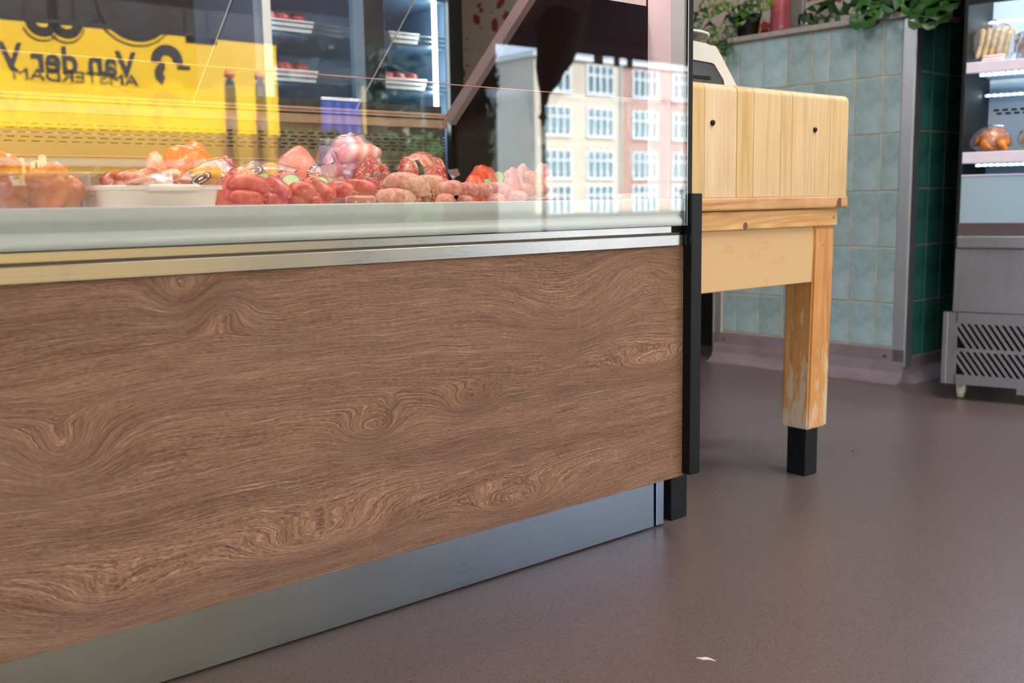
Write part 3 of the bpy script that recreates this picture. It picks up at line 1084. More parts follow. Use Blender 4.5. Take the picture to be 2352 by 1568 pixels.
fridge_shelf(1.101, 1.137, 0, 0)
fridge_shelf(0.806, 0.844, 0, 0)
for z in (1.315, 1.058):
    st = fpart('led_strip', MB().box(-0.012, FW_ - 0.02, 0.40, 0.412, z - 0.004, z + 0.004), M['led_white'])
    mb = MB()
    for k in range(26):
        mb.sphere((0.0 + k * 0.021, 0.397, z), (0.0036, 0.003, 0.0036), 1)
    stuff(fpart('led', mb, M['led_dot'], st))
fpart('tube_lamp', MB().tube([(0.05, 0.12, 1.90), (FW_ - 0.05, 0.12, 1.90)], 0.012, 10), emit('fridge_tube', (0.62, 0.85, 1.0, 1), 22.0))  # unseen tube added up top to brighten the fridge inside
for u_ in (0.005, 0.62, 1.25):
    mb = MB().box(u_ - 0.015, u_ + 0.015, 0.05, 0.09, 0.048, 0.058, 0.001)
    mb.box(u_ - 0.014, u_ - 0.010, 0.055, 0.085, 0.020, 0.050)
    mb.box(u_ + 0.010, u_ + 0.014, 0.055, 0.085, 0.020, 0.050)
    cs = fpart('castor', mb, M['steel_v'])
    mb = MB()
    mb.lathe([(0.010, -0.009), (0.0225, -0.009), (0.024, -0.005), (0.024, 0.005), (0.0225, 0.009), (0.010, 0.009)], (0, 0, 0), 18)
    mb.bm.transform(Matrix.Translation((u_, 0.065, 0.024)) @ Matrix.Rotation(math.pi / 2, 4, 'Y'))
    fpart('wheel', mb, plain('cream_wheel', srgb(206, 196, 172), 0.5), cs)
fpart('bottom_bracket', MB().box(0.185, 0.42, 0.01, 0.05, 0.036, 0.058), M['steel_f'], vb_)

# goods in the fridge


def blob(c, r, seed, amp=0.12, freq=2.2, sub=4, zmin=None, mb=None, fine=0.0, ffreq=12.0):
    mb = mb or MB()
    vs = mb.sphere((0, 0, 0), 1.0, sub)
    off = Vector((seed * 3.17, seed * 1.3, seed * 7.7))
    rr = r if isinstance(r, (tuple, list)) else (r, r, r)
    for v in vs:
        n_ = v.co.normalized()
        k = 1 + amp * mnoise.noise(n_ * freq + off) + 0.5 * amp * mnoise.noise(n_ * freq * 2.3 + off)
        if fine:
            k += fine * mnoise.noise(n_ * ffreq + off)
        v.co = Vector((c[0] + n_.x * k * rr[0], c[1] + n_.y * k * rr[1], c[2] + n_.z * k * rr[2]))
        if zmin is not None and v.co.z < zmin:
            v.co.z = zmin
    return mb


def fworld(u, dep, z):
    return FO + FU * u + FB * dep + Vector((0, 0, z))


def sausage_pts(p0, p1, bend, n=14):
    """points and tapered radii factors from p0 to p1, bowed by the bend vector"""
    pts, k = [], []
    for i in range(n):
        s = i / (n - 1)
        p = Vector(p0).lerp(Vector(p1), s) + Vector(bend) * (4 * s * (1 - s))
        pts.append(p)
    return pts


def sausage_mesh(p0, p1, rad, bend=(0, 0, 0), zmin=None, seg=14):
    p0, p1 = Vector(p0), Vector(p1)
    L = (p1 - p0).length
    n = 18
    ts, rs = [], []
    for i in range(n):
        s = i / (n - 1)
        s = 0.5 - 0.5 * math.cos(math.pi * s)
        d = min(s, 1 - s) * L
        rr = rad * math.sqrt(max(0.0, 1 - max(0.0, 1 - d / (rad * 1.25)) ** 2.0))
        ts.append(s)
        rs.append(max(rr, rad * 0.12))
    pts = [p0.lerp(p1, s) + Vector(bend) * (4 * s * (1 - s)) for s in ts]
    mb = MB().tube(pts, rs, seg)
    sd_ = random.random() * 50
    for v in mb.bm.verts:
        nz = mnoise.noise(v.co * 22 + Vector((sd_, 0, 0))) * rad * 0.10
        v.co += Vector((nz, nz * 0.6, nz))
        if zmin is not None and v.co.z < zmin:
            v.co.z = zmin
    return mb


M['white_sausage'] = meat('white_sausage', [srgb(206, 168, 112), srgb(226, 196, 146), srgb(238, 216, 178)], 40)
M['pink_pack'] = meat('pale_pink_meat', [srgb(222, 190, 186), srgb(240, 222, 216)], 30)
M['roast_skin'] = meat('roasted_skin', [srgb(140, 66, 14), srgb(206, 118, 24), srgb(232, 160, 50)], 22, bump=0.4)


def pack_film(mb_pts, name='film'):
    pass


# pack of pale sausages on the top shelf
pk = thing('sausage_pack', 'clear pack of pale curved sausages on the top fridge shelf', 'sausages', fworld(0.06, 0.12, 1.1335))
ub = [0.000, 0.019, 0.038, 0.057, 0.078]
for i, u_ in enumerate(ub):
    pts0 = fworld(u_ - 0.004 + 0.002 * i, 0.13, 1.160)
    pts1 = fworld(u_ + 0.002 + 0.004 * i, 0.19, 1.262)
    build('sausage', sausage_mesh(pts0, pts1, 0.0098, FU * (0.006 - 0.002 * i) + Vector((0, 0, 0.012))), M['white_sausage'], pk, smooth=True)
for j in range(2):
    build('sausage', sausage_mesh(fworld(0.015, 0.095 + 0.01 * j, 1.147 + 0.011 * j), fworld(0.088, 0.095 + 0.01 * j, 1.147 + 0.012 * j), 0.0085), M['pink_pack'], pk, smooth=True)
mb = blob((0, 0, 0), (0.062, 0.06, 0.058), 3, 0.22, 3.0, 3)
mb.bm.transform(Matrix.Translation(fworld(0.045, 0.155, 1.207)) @ Matrix.Rotation(FT, 4, 'Z') @ Matrix.Rotation(math.radians(40), 4, 'X') @ Matrix.Diagonal((1.1, 0.42, 1.5, 1)))
build('film', mb, M['film'], pk, smooth=True)
# second pack
pk2 = thing('meat_pack', 'crinkled clear pack of greyish meat beside the pale sausages', 'packed meat', fworld(0.165, 0.12, 1.1335))
build('meat', blob(fworld(0.165, 0.14, 1.185), (0.042, 0.045, 0.048), 9, 0.3, 3, 3, 1.1345), meat('grey_meat', [srgb(150, 120, 116), srgb(206, 182, 178)], 24), pk2, smooth=True)
build('film', blob(fworld(0.165, 0.135, 1.190), (0.050, 0.055, 0.056), 5, 0.34, 4, 3, 1.1342), M['film'], pk2, smooth=True)


def chicken(u0, label, first):
    c_ = fworld(u0, 0.13, 0.8405)
    th = thing('roast_chicken', label, 'chicken', c_, 0, 'roast chickens in clear bags')
    mb = blob(fworld(u0, 0.13, 0.885), (0.046, 0.044, 0.042), 2 + u0 * 30, 0.16, 2.0, 4, 0.8412)
    o = build('body', mb, M['roast_skin'], th, smooth=True)
    for sgn in (-1, 1):
        q0 = fworld(u0 + sgn * 0.030, 0.085, 0.880)
        q1 = fworld(u0 + sgn * 0.022 + 0.02, 0.070, 0.856)
        q2 = fworld(u0 + sgn * 0.020 + 0.035, 0.066, 0.849)
        build('leg', MB().tube([q0, q0.lerp(q1, .5), q1, q2], [0.019, 0.018, 0.010, 0.006], 10), M['roast_skin'], th, smooth=True)
        w0 = fworld(u0 + sgn * 0.042, 0.12, 0.895)
        w1 = fworld(u0 + sgn * 0.050, 0.095, 0.868)
        build('wing', MB().tube([w0, w1], [0.012, 0.008], 8), M['roast_skin'], th, smooth=True)
    build('bag', blob(fworld(u0 - 0.006, 0.13, 0.884), (0.066, 0.062, 0.050), 8 + u0 * 20, 0.30, 3.5, 3, 0.8408), M['film'], th, smooth=True)


chicken(0.060, 'golden roast chicken in a clear bag nearest the fridge side', True)
chicken(0.205, 'golden roast chicken in a clear bag half cut off by the frame', False)

# ------------------------------------------------------------------ on the ledge


def wpt(px, py, dep):
    """pixel to a point on the plane dep behind the tiled wall's face"""
    n_ = Vector((Wd.y, -Wd.x, 0))
    o_ = W0 + n_ * dep
    d = ray(px, py)
    tt = (o_ - Vector((0, 0, CAM_H))).dot(n_) / d.dot(n_)
    return Vector((0, 0, CAM_H)) + d * tt


Wn = Vector((Wd.y, -Wd.x, 0))
LZ = 1.3662


def leaf_mesh(size, lobes, seed):
    """a lobed leaf folded along its midrib, thin but with two skins"""
    rnd = random.Random(seed)
    mb = MB()
    out = []
    n = 14
    for i in range(n):
        a_ = math.pi * 2 * i / n
        r = 0.62 + 0.28 * abs(math.cos(a_ * lobes / 2.0)) + rnd.uniform(-.05, .05)
        x = math.sin(a_) * r * 0.55
        y = 0.5 - math.cos(a_) * r * 0.62
        out.append((x, y, -abs(x) * 0.35 + 0.12 * math.sin(y * 3)))
    for dz in (0.0, -0.012):
        cvs = [mb.bm.verts.new((0, 0.5 + (k - 1) * 0.3, 0.06 + dz)) for k in range(3)]
        vs = [mb.bm.verts.new((p[0], p[1], p[2] + dz)) for p in out]
        for i in range(n):
            p, q_ = vs[i], vs[(i + 1) % n]
            cc = cvs[0] if (p.co.y + q_.co.y) / 2 < 0.32 else (cvs[2] if (p.co.y + q_.co.y) / 2 > 0.68 else cvs[1])
            mb.bm.faces.new((p, q_, cc) if dz == 0 else (q_, p, cc))
    bmesh.ops.scale(mb.bm, vec=(size, size, size), verts=mb.bm.verts[:])
    me = bpy.data.meshes.new('leaf')
    mb.bm.to_mesh(me)
    mb.bm.free()
    for p in me.polygons:
        p.use_smooth = True
    return me


def leaf_mat(name, c0, c1, c2):
    t = NT(name)
    oi = t.n('ShaderNodeObjectInfo')
    nz = t.noise(t.coord(), 40, 3.0)
    v = t.math('ADD', t.math('MULTIPLY', oi.outputs['Random'], 0.7), t.math('MULTIPLY', nz, 0.3))
    t.p(t.ramp(v, [(0.15, c0), (0.5, c1), (0.85, c2)]), 0.4, 0, 0.4)
    return t.m


M['leaf_a'] = leaf_mat('ivy_leaf', srgb(32, 62, 24), srgb(60, 98, 30), srgb(124, 138, 50))
M['leaf_b'] = leaf_mat('lush_leaf', srgb(13, 38, 8), srgb(24, 62, 12), srgb(46, 98, 20))
M['stem'] = plain('green_stem', srgb(98, 112, 48), 0.5)


def put_leaf(parent, meshes, p, up, rnd):
    me = rnd.choice(meshes)
    o = link('leaf', me, parent)
    d = Vector((rnd.uniform(-1, 1), rnd.uniform(-1, 1), -0.9 + rnd.uniform(-.5, .8))).normalized()
    face = (-Wn * 0.9 + Vector((-0.3 + rnd.uniform(-.5, .5), rnd.uniform(-.6, .2), 0.5 + rnd.uniform(-.4, .4)))).normalized()
    y = (d - face * d.dot(face)).normalized()
    x = y.cross(face)
    Mx = Matrix((x, y, face)).transposed().to_4x4()
    o.matrix_basis = Matrix.Translation(p - parent.location) @ Mx
    return o


# trailing plant in a black pot
pc = wpt(1718, 82, 0.075)
pc.z = LZ
ivy = thing('potted_ivy', 'trailing ivy in a black plastic pot at the far end of the ledge', 'plant', pc)
mb = MB().lathe([(0.040, 0), (0.052, 0.085), (0.056, 0.087), (0.056, 0.098), (0.050, 0.098), (0.048, 0.085), (0.001, 0.083)], pc, 20)
smooth_angle(build('pot', mb, M['rubber'], ivy), 40)['label'] = 'black plastic pot'
rnd = random.Random(3)
lm = [leaf_mesh(s, 5, k) for k, s in enumerate((0.058, 0.068, 0.075, 0.05))]
for me in lm:
    me.materials.append(M['leaf_a'])
trail = [(1700, 30), (1672, 38), (1655, 60), (1650, 85), (1658, 108), (1662, 122)]
tw = [wpt(a_, b, 0.045 if b < 60 else -0.035) for a_, b in trail]
build('stem', MB().tube([pc + Vector((0, 0, 0.085))] + tw, 0.0025, 6), M['stem'], ivy)
trail2 = [(1740, 25), (1770, 18), (1785, 12)]
build('stem', MB().tube([pc + Vector((0, 0, 0.085))] + [wpt(a_, b, 0.06) for a_, b in trail2], 0.0022, 6), M['stem'], ivy)
build('stem', MB().tube([pc + Vector((0, 0, 0.085)), wpt(1690, 55, 0.02), wpt(1668, 68, 0.0), wpt(1640, 60, 0.0), wpt(1628, 45, 0.01)], 0.002, 6), M['stem'], ivy)
spots = [(1640, 12), (1662, 8), (1680, 22), (1700, 12), (1716, 2), (1730, 14), (1648, 28), (1668, 34), (1690, 34), (1706, 26), (1744, 10), (1768, 4),
         (1602, 30), (1612, 44), (1630, 50), (1642, 62), (1646, 76), (1654, 92), (1670, 98), (1662, 110), (1652, 102), (1676, 6), (1650, -8), (1690, -6), (1722, -10), (1740, -4), (1632, -2), (1668, 60), (1660, 72), (1775, 8), (1620, 18)]
for a_, b in spots:
    put_leaf(ivy, lm, wpt(a_, b, rnd.uniform(-0.03, 0.08) if b < 62 else rnd.uniform(-0.06, -0.03)), None, rnd)

# lush plant spilling over the near end
pc2 = wpt(2040, 40, 0.13)
pc2.z = LZ
lush = thing('potted_plant', 'lush plant with broad dark green leaves spilling over the near end of the ledge', 'plant', pc2)
mb = MB().lathe([(0.050, 0), (0.062, 0.10), (0.066, 0.10), (0.066, 0.112), (0.060, 0.112), (0.057, 0.10), (0.001, 0.098)], pc2, 20)
smooth_angle(build('pot', mb, M['rubber'], lush), 40)
lm2 = [leaf_mesh(s, 3, 20 + k) for k, s in enumerate((0.115, 0.135, 0.095))]
for me in lm2:
    me.materials.append(M['leaf_b'])
for a_, b in ((1980, 10), (2120, 20), (1930, 20), (2160, 10), (2060, 15)):
    build('stem', MB().tube([pc2 + Vector((0, 0, 0.10)), wpt((a_ + 2040) / 2, b - 30, 0.05), wpt(a_, b, -0.02)], 0.003, 6), M['stem'], lush)
for i in range(34):
    a_ = rnd.uniform(1965, 2165)
    top_ = -70
    bot_ = 0 if a_ < 2010 else (-18 if a_ < 2095 else -4)
    b = rnd.uniform(top_, bot_)
    put_leaf(lush, lm2, wpt(a_, b, rnd.uniform(-0.05, 0.12) if b < 20 else -0.045), None, rnd)
for a_, b, dp in ((2132, 8, -0.05), (2122, 2, -0.05), (2140, -4, -0.06), (1974, 4, -0.045), (1986, -2, -0.045), (1912, 4, 0.06), (1898, 8, 0.08), (2168, -26, -0.03)):
    put_leaf(lush, lm2, wpt(a_, b, dp), None, rnd)

# ornaments
p = wpt(1679, 86, 0.05)
p.z = LZ
vz = thing('vase', 'white bottle-shaped vase with a terracotta foot beside the black pot', 'vase', p)
smooth_angle(build('body', MB().lathe([(0.020, 0.014), (0.027, 0.022), (0.029, 0.05), (0.023, 0.078), (0.010, 0.094), (0.009, 0.108), (0.012, 0.112), (0.007, 0.112)], p, 20), plain('white_glaze', srgb(226, 212, 210), 0.25), vz), 60)
build('foot', MB().lathe([(0.026, 0), (0.028, 0.003), (0.022, 0.014), (0.010, 0.014)], p, 20), plain('terracotta', srgb(176, 110, 74), 0.7), vz)
p = wpt(1792, 66, 0.13)
p.z = LZ
mb = MB().lathe([(0.042, 0), (0.046, 0.004), (0.044, 0.05), (0.040, 0.09), (0.046, 0.15), (0.044, 0.22), (0.030, 0.24), (0.008, 0.24)], p, 24)
smooth_angle(tag(build('pink_vase', mb, plain('pink_glass', srgb(176, 88, 98), 0.2, 0, 0.5, 0.2, 12), origin=p), 'tall rose-pink glass vase standing on the ledge', 'vase'), 60)
p = wpt(1757, 72, 0.16)
p.z = LZ
tag(build('candle_holder', MB().lathe([(0.016, 0), (0.018, 0.004), (0.018, 0.04), (0.014, 0.04), (0.013, 0.012), (0.002, 0.010)], p, 18), plain('dark_red_glass', srgb(120, 24, 22), 0.15), origin=p, smooth=False), 'small dark red glass holder between the black pot and the pink vase', 'candle holder')
p = wpt(1738, 78, 0.15)
p.z = LZ
tag(build('jar', MB().lathe([(0.018, 0), (0.022, 0.006), (0.022, 0.05), (0.016, 0.058), (0.016, 0.066), (0.010, 0.066)], p, 18), plain('tan_clay', srgb(190, 140, 96), 0.6), origin=p), 'small tan clay jar half hidden behind the black pot', 'jar')
p = wpt(1852, 56, 0.06)
p.z = LZ
mug = thing('mug', 'shiny silver mug with a dark foot on the ledge', 'mug', p)
smooth_angle(build('cup', MB().lathe([(0.030, 0.006), (0.034, 0.012), (0.034, 0.052), (0.031, 0.058), (0.029, 0.054), (0.029, 0.016), (0.002, 0.014)], p, 24), steel('mug_steel', (0.75, 0.7, 0.68), 0.18, (30, 30, 30)), mug), 50)
build('foot', MB().lathe([(0.030, 0), (0.031, 0.006), (0.02, 0.006)], p, 24), M['rubber'], mug)
hp = MB()
hp.tube([p + Wd * -0.034 + Vector((0, 0, 0.046)), p + Wd * -0.052 + Vector((0, 0, 0.04)), p + Wd * -0.052 + Vector((0, 0, 0.024)), p + Wd * -0.034 + Vector((0, 0, 0.018))], 0.003, 8)
build('handle', hp, M['rubber'], mug, smooth=True)
p = wpt(1826, 55, 0.2)
p.z = LZ
tag(build('frame', MB().box(p.x - 0.008, p.x + 0.008, p.y - 0.045, p.y + 0.045, p.z, p.z + 0.22, 0.002), plain('grey_green_card', srgb(148, 152, 142), 0.6), origin=p), 'pale grey-green card standing behind the silver mug', 'card')

# ------------------------------------------------------------------ cold cabinet behind the counter
cab = thing('cold_cabinet', 'tall lit cold cabinet with steel shelves standing behind the counter', 'fridge', (2.08, 3.75, 0))
CXL, CXR, CYF, CYB = 1.66, 2.52, 3.40, 3.95
M['cab_lining'] = plain('blue_white_lining', srgb(112, 134, 158), 0.35)
build('carcass', MB().box(CXL, CXR, CYB, CYB + 0.04, 0.0, 2.05).box(CXL - 0.03, CXL, CYF + 0.02, CYB, 0, 2.05).box(CXR, CXR + 0.03, CYF + 0.02, CYB, 0, 2.05).box(CXL, CXR, CYF + 0.02, CYB, 2.02, 2.05), M['cab_lining'], cab)
build('base', MB().box(CXL - 0.03, CXR + 0.03, CYF, CYB, 0, 0.25, 0.004), M['steel_f'], cab)
for x0, x1, mt in ((2.030, 2.075, M['cab_lining']), (2.075, 2.165, M['black']), (1.655, 1.69, M['steel_v']), (2.475, 2.545, M['black'])):
    build('door_post', MB().box(x0, x1, CYF, CYF + 0.035, 0.25, 2.05, 0.003), mt, cab)
for z in (0.80, 1.155, 1.335, 1.52):
    sh = build('shelf', MB().box(CXL, CXR, CYF + 0.06, CYB, z, z + 0.008), M['cab_lining'], cab)
    mb = MB()
    for k in range(3):
        mb.tube([(CXL, CYF + 0.05, z + 0.004 + 0.018 * k), (CXR, CYF + 0.05, z + 0.004 + 0.018 * k)], 0.003, 6)
    build('shelf_rail', mb, M['steel'], sh)
lt = build('tube_lamp', MB().tube([(2.438, CYF + 0.05, 1.00), (2.438, CYF + 0.05, 1.52)], 0.009, 10), emit('tube_white', (0.72, 0.90, 1.0, 1), 9.0), cab)
lt['label'] = 'upright white tube lamp'
lt2 = build('tube_lamp', MB().tube([(1.71, CYF + 0.08, 1.0), (1.71, CYF + 0.08, 1.98)], 0.010, 10), emit('tube_blue', (0.62, 0.84, 1.0, 1), 2.5), cab)
M['raw_red'] = meat('raw_red', [srgb(120, 20, 22), srgb(180, 52, 50), srgb(222, 136, 124)], 26)
tray_m = plain('white_tray', srgb(228, 230, 232), 0.35)


def cab_tray(x, z, w, label, meaty, y=None):
    y = y or CYF + 0.17
    tr_ = thing('meat_tray', label, 'tray', (x, y, z + 0.0085))
    mb = MB()
    mb.prism([(x - w / 2, z + 0.0085), (x + w / 2, z + 0.0085), (x + w / 2 + 0.015, z + 0.055), (x - w / 2 - 0.015, z + 0.055)], 'y', y - 0.09, y + 0.09)
    build('tray', mb, tray_m, tr_)
    if meaty:
        for k in range(3):
            build('meat', blob((x - w * 0.3 + w * 0.3 * k, y - 0.02, z + 0.062), (w * 0.19, 0.06, 0.026), k + x * 9, 0.2, 2, 3), M['raw_red'], tr_, smooth=True)
    return tr_


cab_tray(2.31, 1.335, 0.12, 'white tray on the upper right shelf of the cold cabinet', False)
cab_tray(2.30, 1.155, 0.20, 'white tray of red meat on the lower right shelf of the cold cabinet', True)
cab_tray(1.80, 1.335, 0.18, 'white tray of red meat on the upper left shelf of the cold cabinet', True)
cab_tray(1.80, 1.155, 0.20, 'white tray of red meat on the lower left shelf of the cold cabinet', True)
cab_tray(1.98, 1.52, 0.10, 'white tray on the topmost left shelf of the cold cabinet', True)
# ------------------------------------------------------------------ meats in the well
DZ = 0.6885
M['red_sausage'] = meat('red_sausage', [srgb(186, 66, 58), srgb(208, 92, 80), srgb(222, 122, 106)], 55, 3.0, 0.25, bump=0.12)
M['pale_sausage'] = meat('pale_sausage', [srgb(190, 116, 100), srgb(210, 142, 126), srgb(226, 170, 154)], 120, 3.0, 0.38, bump=0.2, coat=0.2)
M['mince'] = meat('mince', [srgb(156, 22, 28), srgb(186, 44, 46), srgb(210, 86, 80)], 60, 3.0, 0.25, bump=0.9, bdist=0.003, grain=(300, srgb(240, 180, 160), 0.26))
M['beef'] = meat('beef', [srgb(160, 36, 38), srgb(196, 66, 62), srgb(240, 160, 144), srgb(190, 60, 58)], 48, 4.0, 0.25, (1, 1, 2))
M['roast_orange'] = meat('marbled_orange_meat', [srgb(186, 50, 20), srgb(216, 84, 40), srgb(212, 76, 36), srgb(246, 184, 146)], 45, 4.0, 0.28, (1, 1, 2.2))
M['pork'] = meat('pork', [srgb(222, 112, 92), srgb(236, 144, 124), srgb(248, 196, 180)], 34, 3.0, 0.3, bump=0.15)
M['pork_fat'] = meat('pork_swirl', [srgb(232, 138, 136), srgb(248, 196, 190), srgb(252, 222, 214), srgb(236, 150, 150)], 1, 3.0, 0.28, (9, 9, 14), wave=(0.55, 5.0))
M['rib'] = meat('rib', [srgb(120, 26, 26), srgb(168, 58, 52), srgb(226, 160, 146), srgb(240, 206, 192)], 26, 3.0, 0.25, (0.6, 1, 2.5))
M['marinade'] = meat('orange_marinade', [srgb(182, 72, 10), srgb(218, 112, 24), srgb(236, 152, 62)], 30, 4.0, 0.2, bump=0.5, coat=0.4)
M['fillet'] = meat('herbed_fillet', [srgb(214, 96, 78), srgb(232, 128, 108), srgb(240, 160, 140)], 70, 4.0, 0.35, bump=0.6, coat=0.2)
M['seasoned'] = meat('orange_seasoned', [srgb(206, 66, 34), srgb(228, 96, 56), srgb(236, 130, 90)], 70, 4.0, 0.3, bump=0.5)
M['chop'] = meat('chop', [srgb(216, 110, 96), srgb(240, 176, 160), srgb(250, 222, 210)], 18, 3.0, 0.3)
M['cucumber'] = plain('cucumber_flesh', srgb(170, 196, 128), 0.3, 0, 0.5, 0.08, 60)
M['cucumber_skin'] = plain('cucumber_skin', srgb(96, 136, 60), 0.35, 0, 0.5, 0.15, 80)
M['herb'] = plain('dried_herb', srgb(84, 86, 40), 0.7, 0, 0.2, 0.4, 300)
M['spice'] = plain('red_spice', srgb(164, 60, 20), 0.6)
M['nori'] = plain('black_leaf', srgb(34, 36, 32), 0.35)
M['cream'] = plain('cream_stick', srgb(250, 228, 178), 0.5, 0, 0.4, 0.04)
M['ceramic'] = plain('white_ceramic', srgb(238, 228, 222), 0.22, 0, 0.5, 0.01)
M['label_dark'] = plain('brown_label', srgb(66, 46, 50), 0.45)
M['print_white'] = plain('white_print', srgb(236, 220, 222), 0.5)
M['fat_content'] = meat('yellow_brown_meat', [srgb(150, 90, 30), srgb(214, 150, 60), srgb(236, 196, 120)], 22, 3.0, 0.3)


def px_r(px, p):
    return px * (p - Vector((0, 0, CAM_H))).length / FPX


def lump(name, label, cat, x0, x1, y0, y1, y, mat, seed, amp=0.14, freq=2.0, fine=0.0, ffreq=12, floor_=True, group=None, dr=0.9, parent=None, sub=4):
    """a piece of meat filling a pixel box at depth y"""
    c = at((x0 + x1) / 2, (y0 + y1) / 2, y)
    top, bot = at((x0 + x1) / 2, y0, y).z, at((x0 + x1) / 2, y1, y).z
    d = ray((x0 + x1) / 2, y0)
    cosf = d.y / math.hypot(d.x, d.y)
    r = (at(x1, y0, y).x - at(x0, y0, y).x) / 2 * cosf
    if floor_ and bot > DZ:
        bot = DZ - 0.25 * (top - DZ)
    cz, rz = (top + bot) / 2, (top - bot) / 2
    base = Vector((c.x, y, max(DZ, bot) if floor_ else bot))
    mb = blob((c.x, y, cz), (r, r * dr, rz), seed, amp, freq, sub, DZ + 0.0006, None, fine, ffreq)
    o = build(name, mb, mat, parent, origin=None if parent else base, smooth=True)
    if not parent:
        tag(o, label, cat, group)
    return o


# --- glass tub of marinated skewers at the left
tc_ = at(105, 440, 1.49)
tub = thing('glass_tub', 'thick clear glass tub at the left end of the counter well', 'tub', (0.385, 1.50, DZ))
x0, x1 = 0.318, 0.447


def tub_ring(z, g, r=0.022, n=5):
    """rounded rectangle outline"""
    xa, xb, ya, yb = x0 + g, x1 - g, 1.432 + g, 1.575 - g
    pts = []
    for cx_, cy_, a0 in ((xb - r, yb - r, 0), (xa + r, yb - r, 90), (xa + r, ya + r, 180), (xb - r, ya + r, 270)):
        for k in range(n):
            a_ = math.radians(a0 + 90 * k / (n - 1))
            pts.append((cx_ + r * math.cos(a_), cy_ + r * math.sin(a_), z))
    return pts


def loft(rings, mb=None, cap0=True, cap1=True):
    mb = mb or MB()
    R_ = [[mb.bm.verts.new(p) for p in r] for r in rings]
    n = len(R_[0])
    for i in range(len(R_) - 1):
        for k in range(n):
            mb.bm.faces.new((R_[i][k], R_[i][(k + 1) % n], R_[i + 1][(k + 1) % n], R_[i + 1][k]))
    if cap0:
        mb.bm.faces.new(R_[0][::-1])
    if cap1:
        mb.bm.faces.new(R_[-1])
    return mb


tubw = loft([tub_ring(DZ + 0.001, 0.008), tub_ring(DZ + 0.03, 0.004), tub_ring(0.745, 0.0), tub_ring(0.750, 0.001), tub_ring(0.750, 0.006), tub_ring(0.742, 0.007), tub_ring(DZ + 0.03, 0.011), tub_ring(DZ + 0.009, 0.015)])
smooth_angle(build('wall', tubw, M['clear_dish'], tub), 50)
rimp = tub_ring(0.7495, 0.002)
build('rim', MB().tube([Vector(p) for p in rimp] + [Vector(rimp[0])], 0.0026, 8), M['clear_dish'], tub, smooth=True)
for i, (px, py, r) in enumerate(((8, 384, .020), (50, 398, .017), (98, 396, .016), (125, 397, .016), (70, 430, .022), (30, 438, .022), (120, 432, .023), (160, 436, .020), (60, 458, .020), (110, 460, .021), (150, 462, .019), (20, 462, .018), (92, 415, .018))):
    p = at(px, py, 1.475 + 0.02 * (i % 3))
    lab = ['lump of orange marinated meat heaped highest at the left edge of the glass tub', 'orange marinated lump under the two leaning cream sticks', 'orange marinated lump under the tall cream stick', 'orange marinated lump rightmost above the glass rim'][i] if i < 4 else 'orange marinated meat inside the glass tub, ' + ['deep in the middle row left of centre', 'in the middle row at the left wall', 'in the middle row right of centre', 'in the middle row at the right wall', 'in the bottom row left of centre', 'in the bottom row right of centre', 'in the bottom row at the right wall', 'in the bottom row at the left corner', 'just under the rim in the centre'][i - 4]
    base = Vector((p.x, p.y, max(DZ + 0.01, p.z - r)))
    o = build('marinated_meat', blob(p, (r * 1.15, r, r * 0.95), 31 + i, 0.25, 2.5, 3, DZ + 0.0095), M['marinade'], origin=base, smooth=True)
    tag(o, lab, 'meat', 'marinated meat in the glass tub')
for i, (xb_, yb_, xt_, yt_, w_) in enumerate(((34, 392, 26, 358, 6.5), (50, 392, 46, 364, 6.0), (75, 398, 75, 372, 6.0), (86, 390, 84, 370, 5.0), (99, 386, 95, 357, 6.2))):
    a_, b_ = at(xb_, yb_, 1.478), at(xt_, yt_, 1.478)
    hw = px_r(w_, a_)
    mb = MB().prism([(a_.x - hw, a_.z - 0.02), (a_.x + hw, a_.z - 0.02), (b_.x + hw, b_.z - 0.001), (b_.x + hw * 0.2, b_.z + 0.001), (b_.x - hw, b_.z)], 'y', 1.472, 1.480)
    names = ['cream stick leaning left, first in the tub from the left', 'cream stick leaning left, second in the tub with a rounded tip', 'short upright cream stick in the middle of the glass tub', 'cream stick half hidden between two others in the glass tub', 'tallest upright cream stick in the glass tub']
    tag(build('stick', mb, M['cream'], origin=(a_.x, 1.476, a_.z - 0.02)), names[i], 'skewer', 'cream sticks in the glass tub')

# --- white oven dish with ribs
dl, dr_ = 0.4385, 0.622
dish2 = thing('oven_dish', 'white ceramic oven dish with a moulded handle, beside the glass tub', 'dish', (0.53, 1.51, DZ))


def dish_ring(z, g, dip=True):
    xa, xb, ya, yb = dl + g, dr_ - g, 1.428 + g, 1.60 - g
    r = 0.018
    pts = []
    for cx_, cy_, a0 in ((xb - r, yb - r, 0), (xa + r, yb - r, 90), (xa + r, ya + r, 180), (xb - r, ya + r, 270)):
        for k in range(5):
            a_ = math.radians(a0 + 90 * k / 4)
            pts.append((cx_ + r * math.cos(a_), cy_ + r * math.sin(a_), z))
    return pts


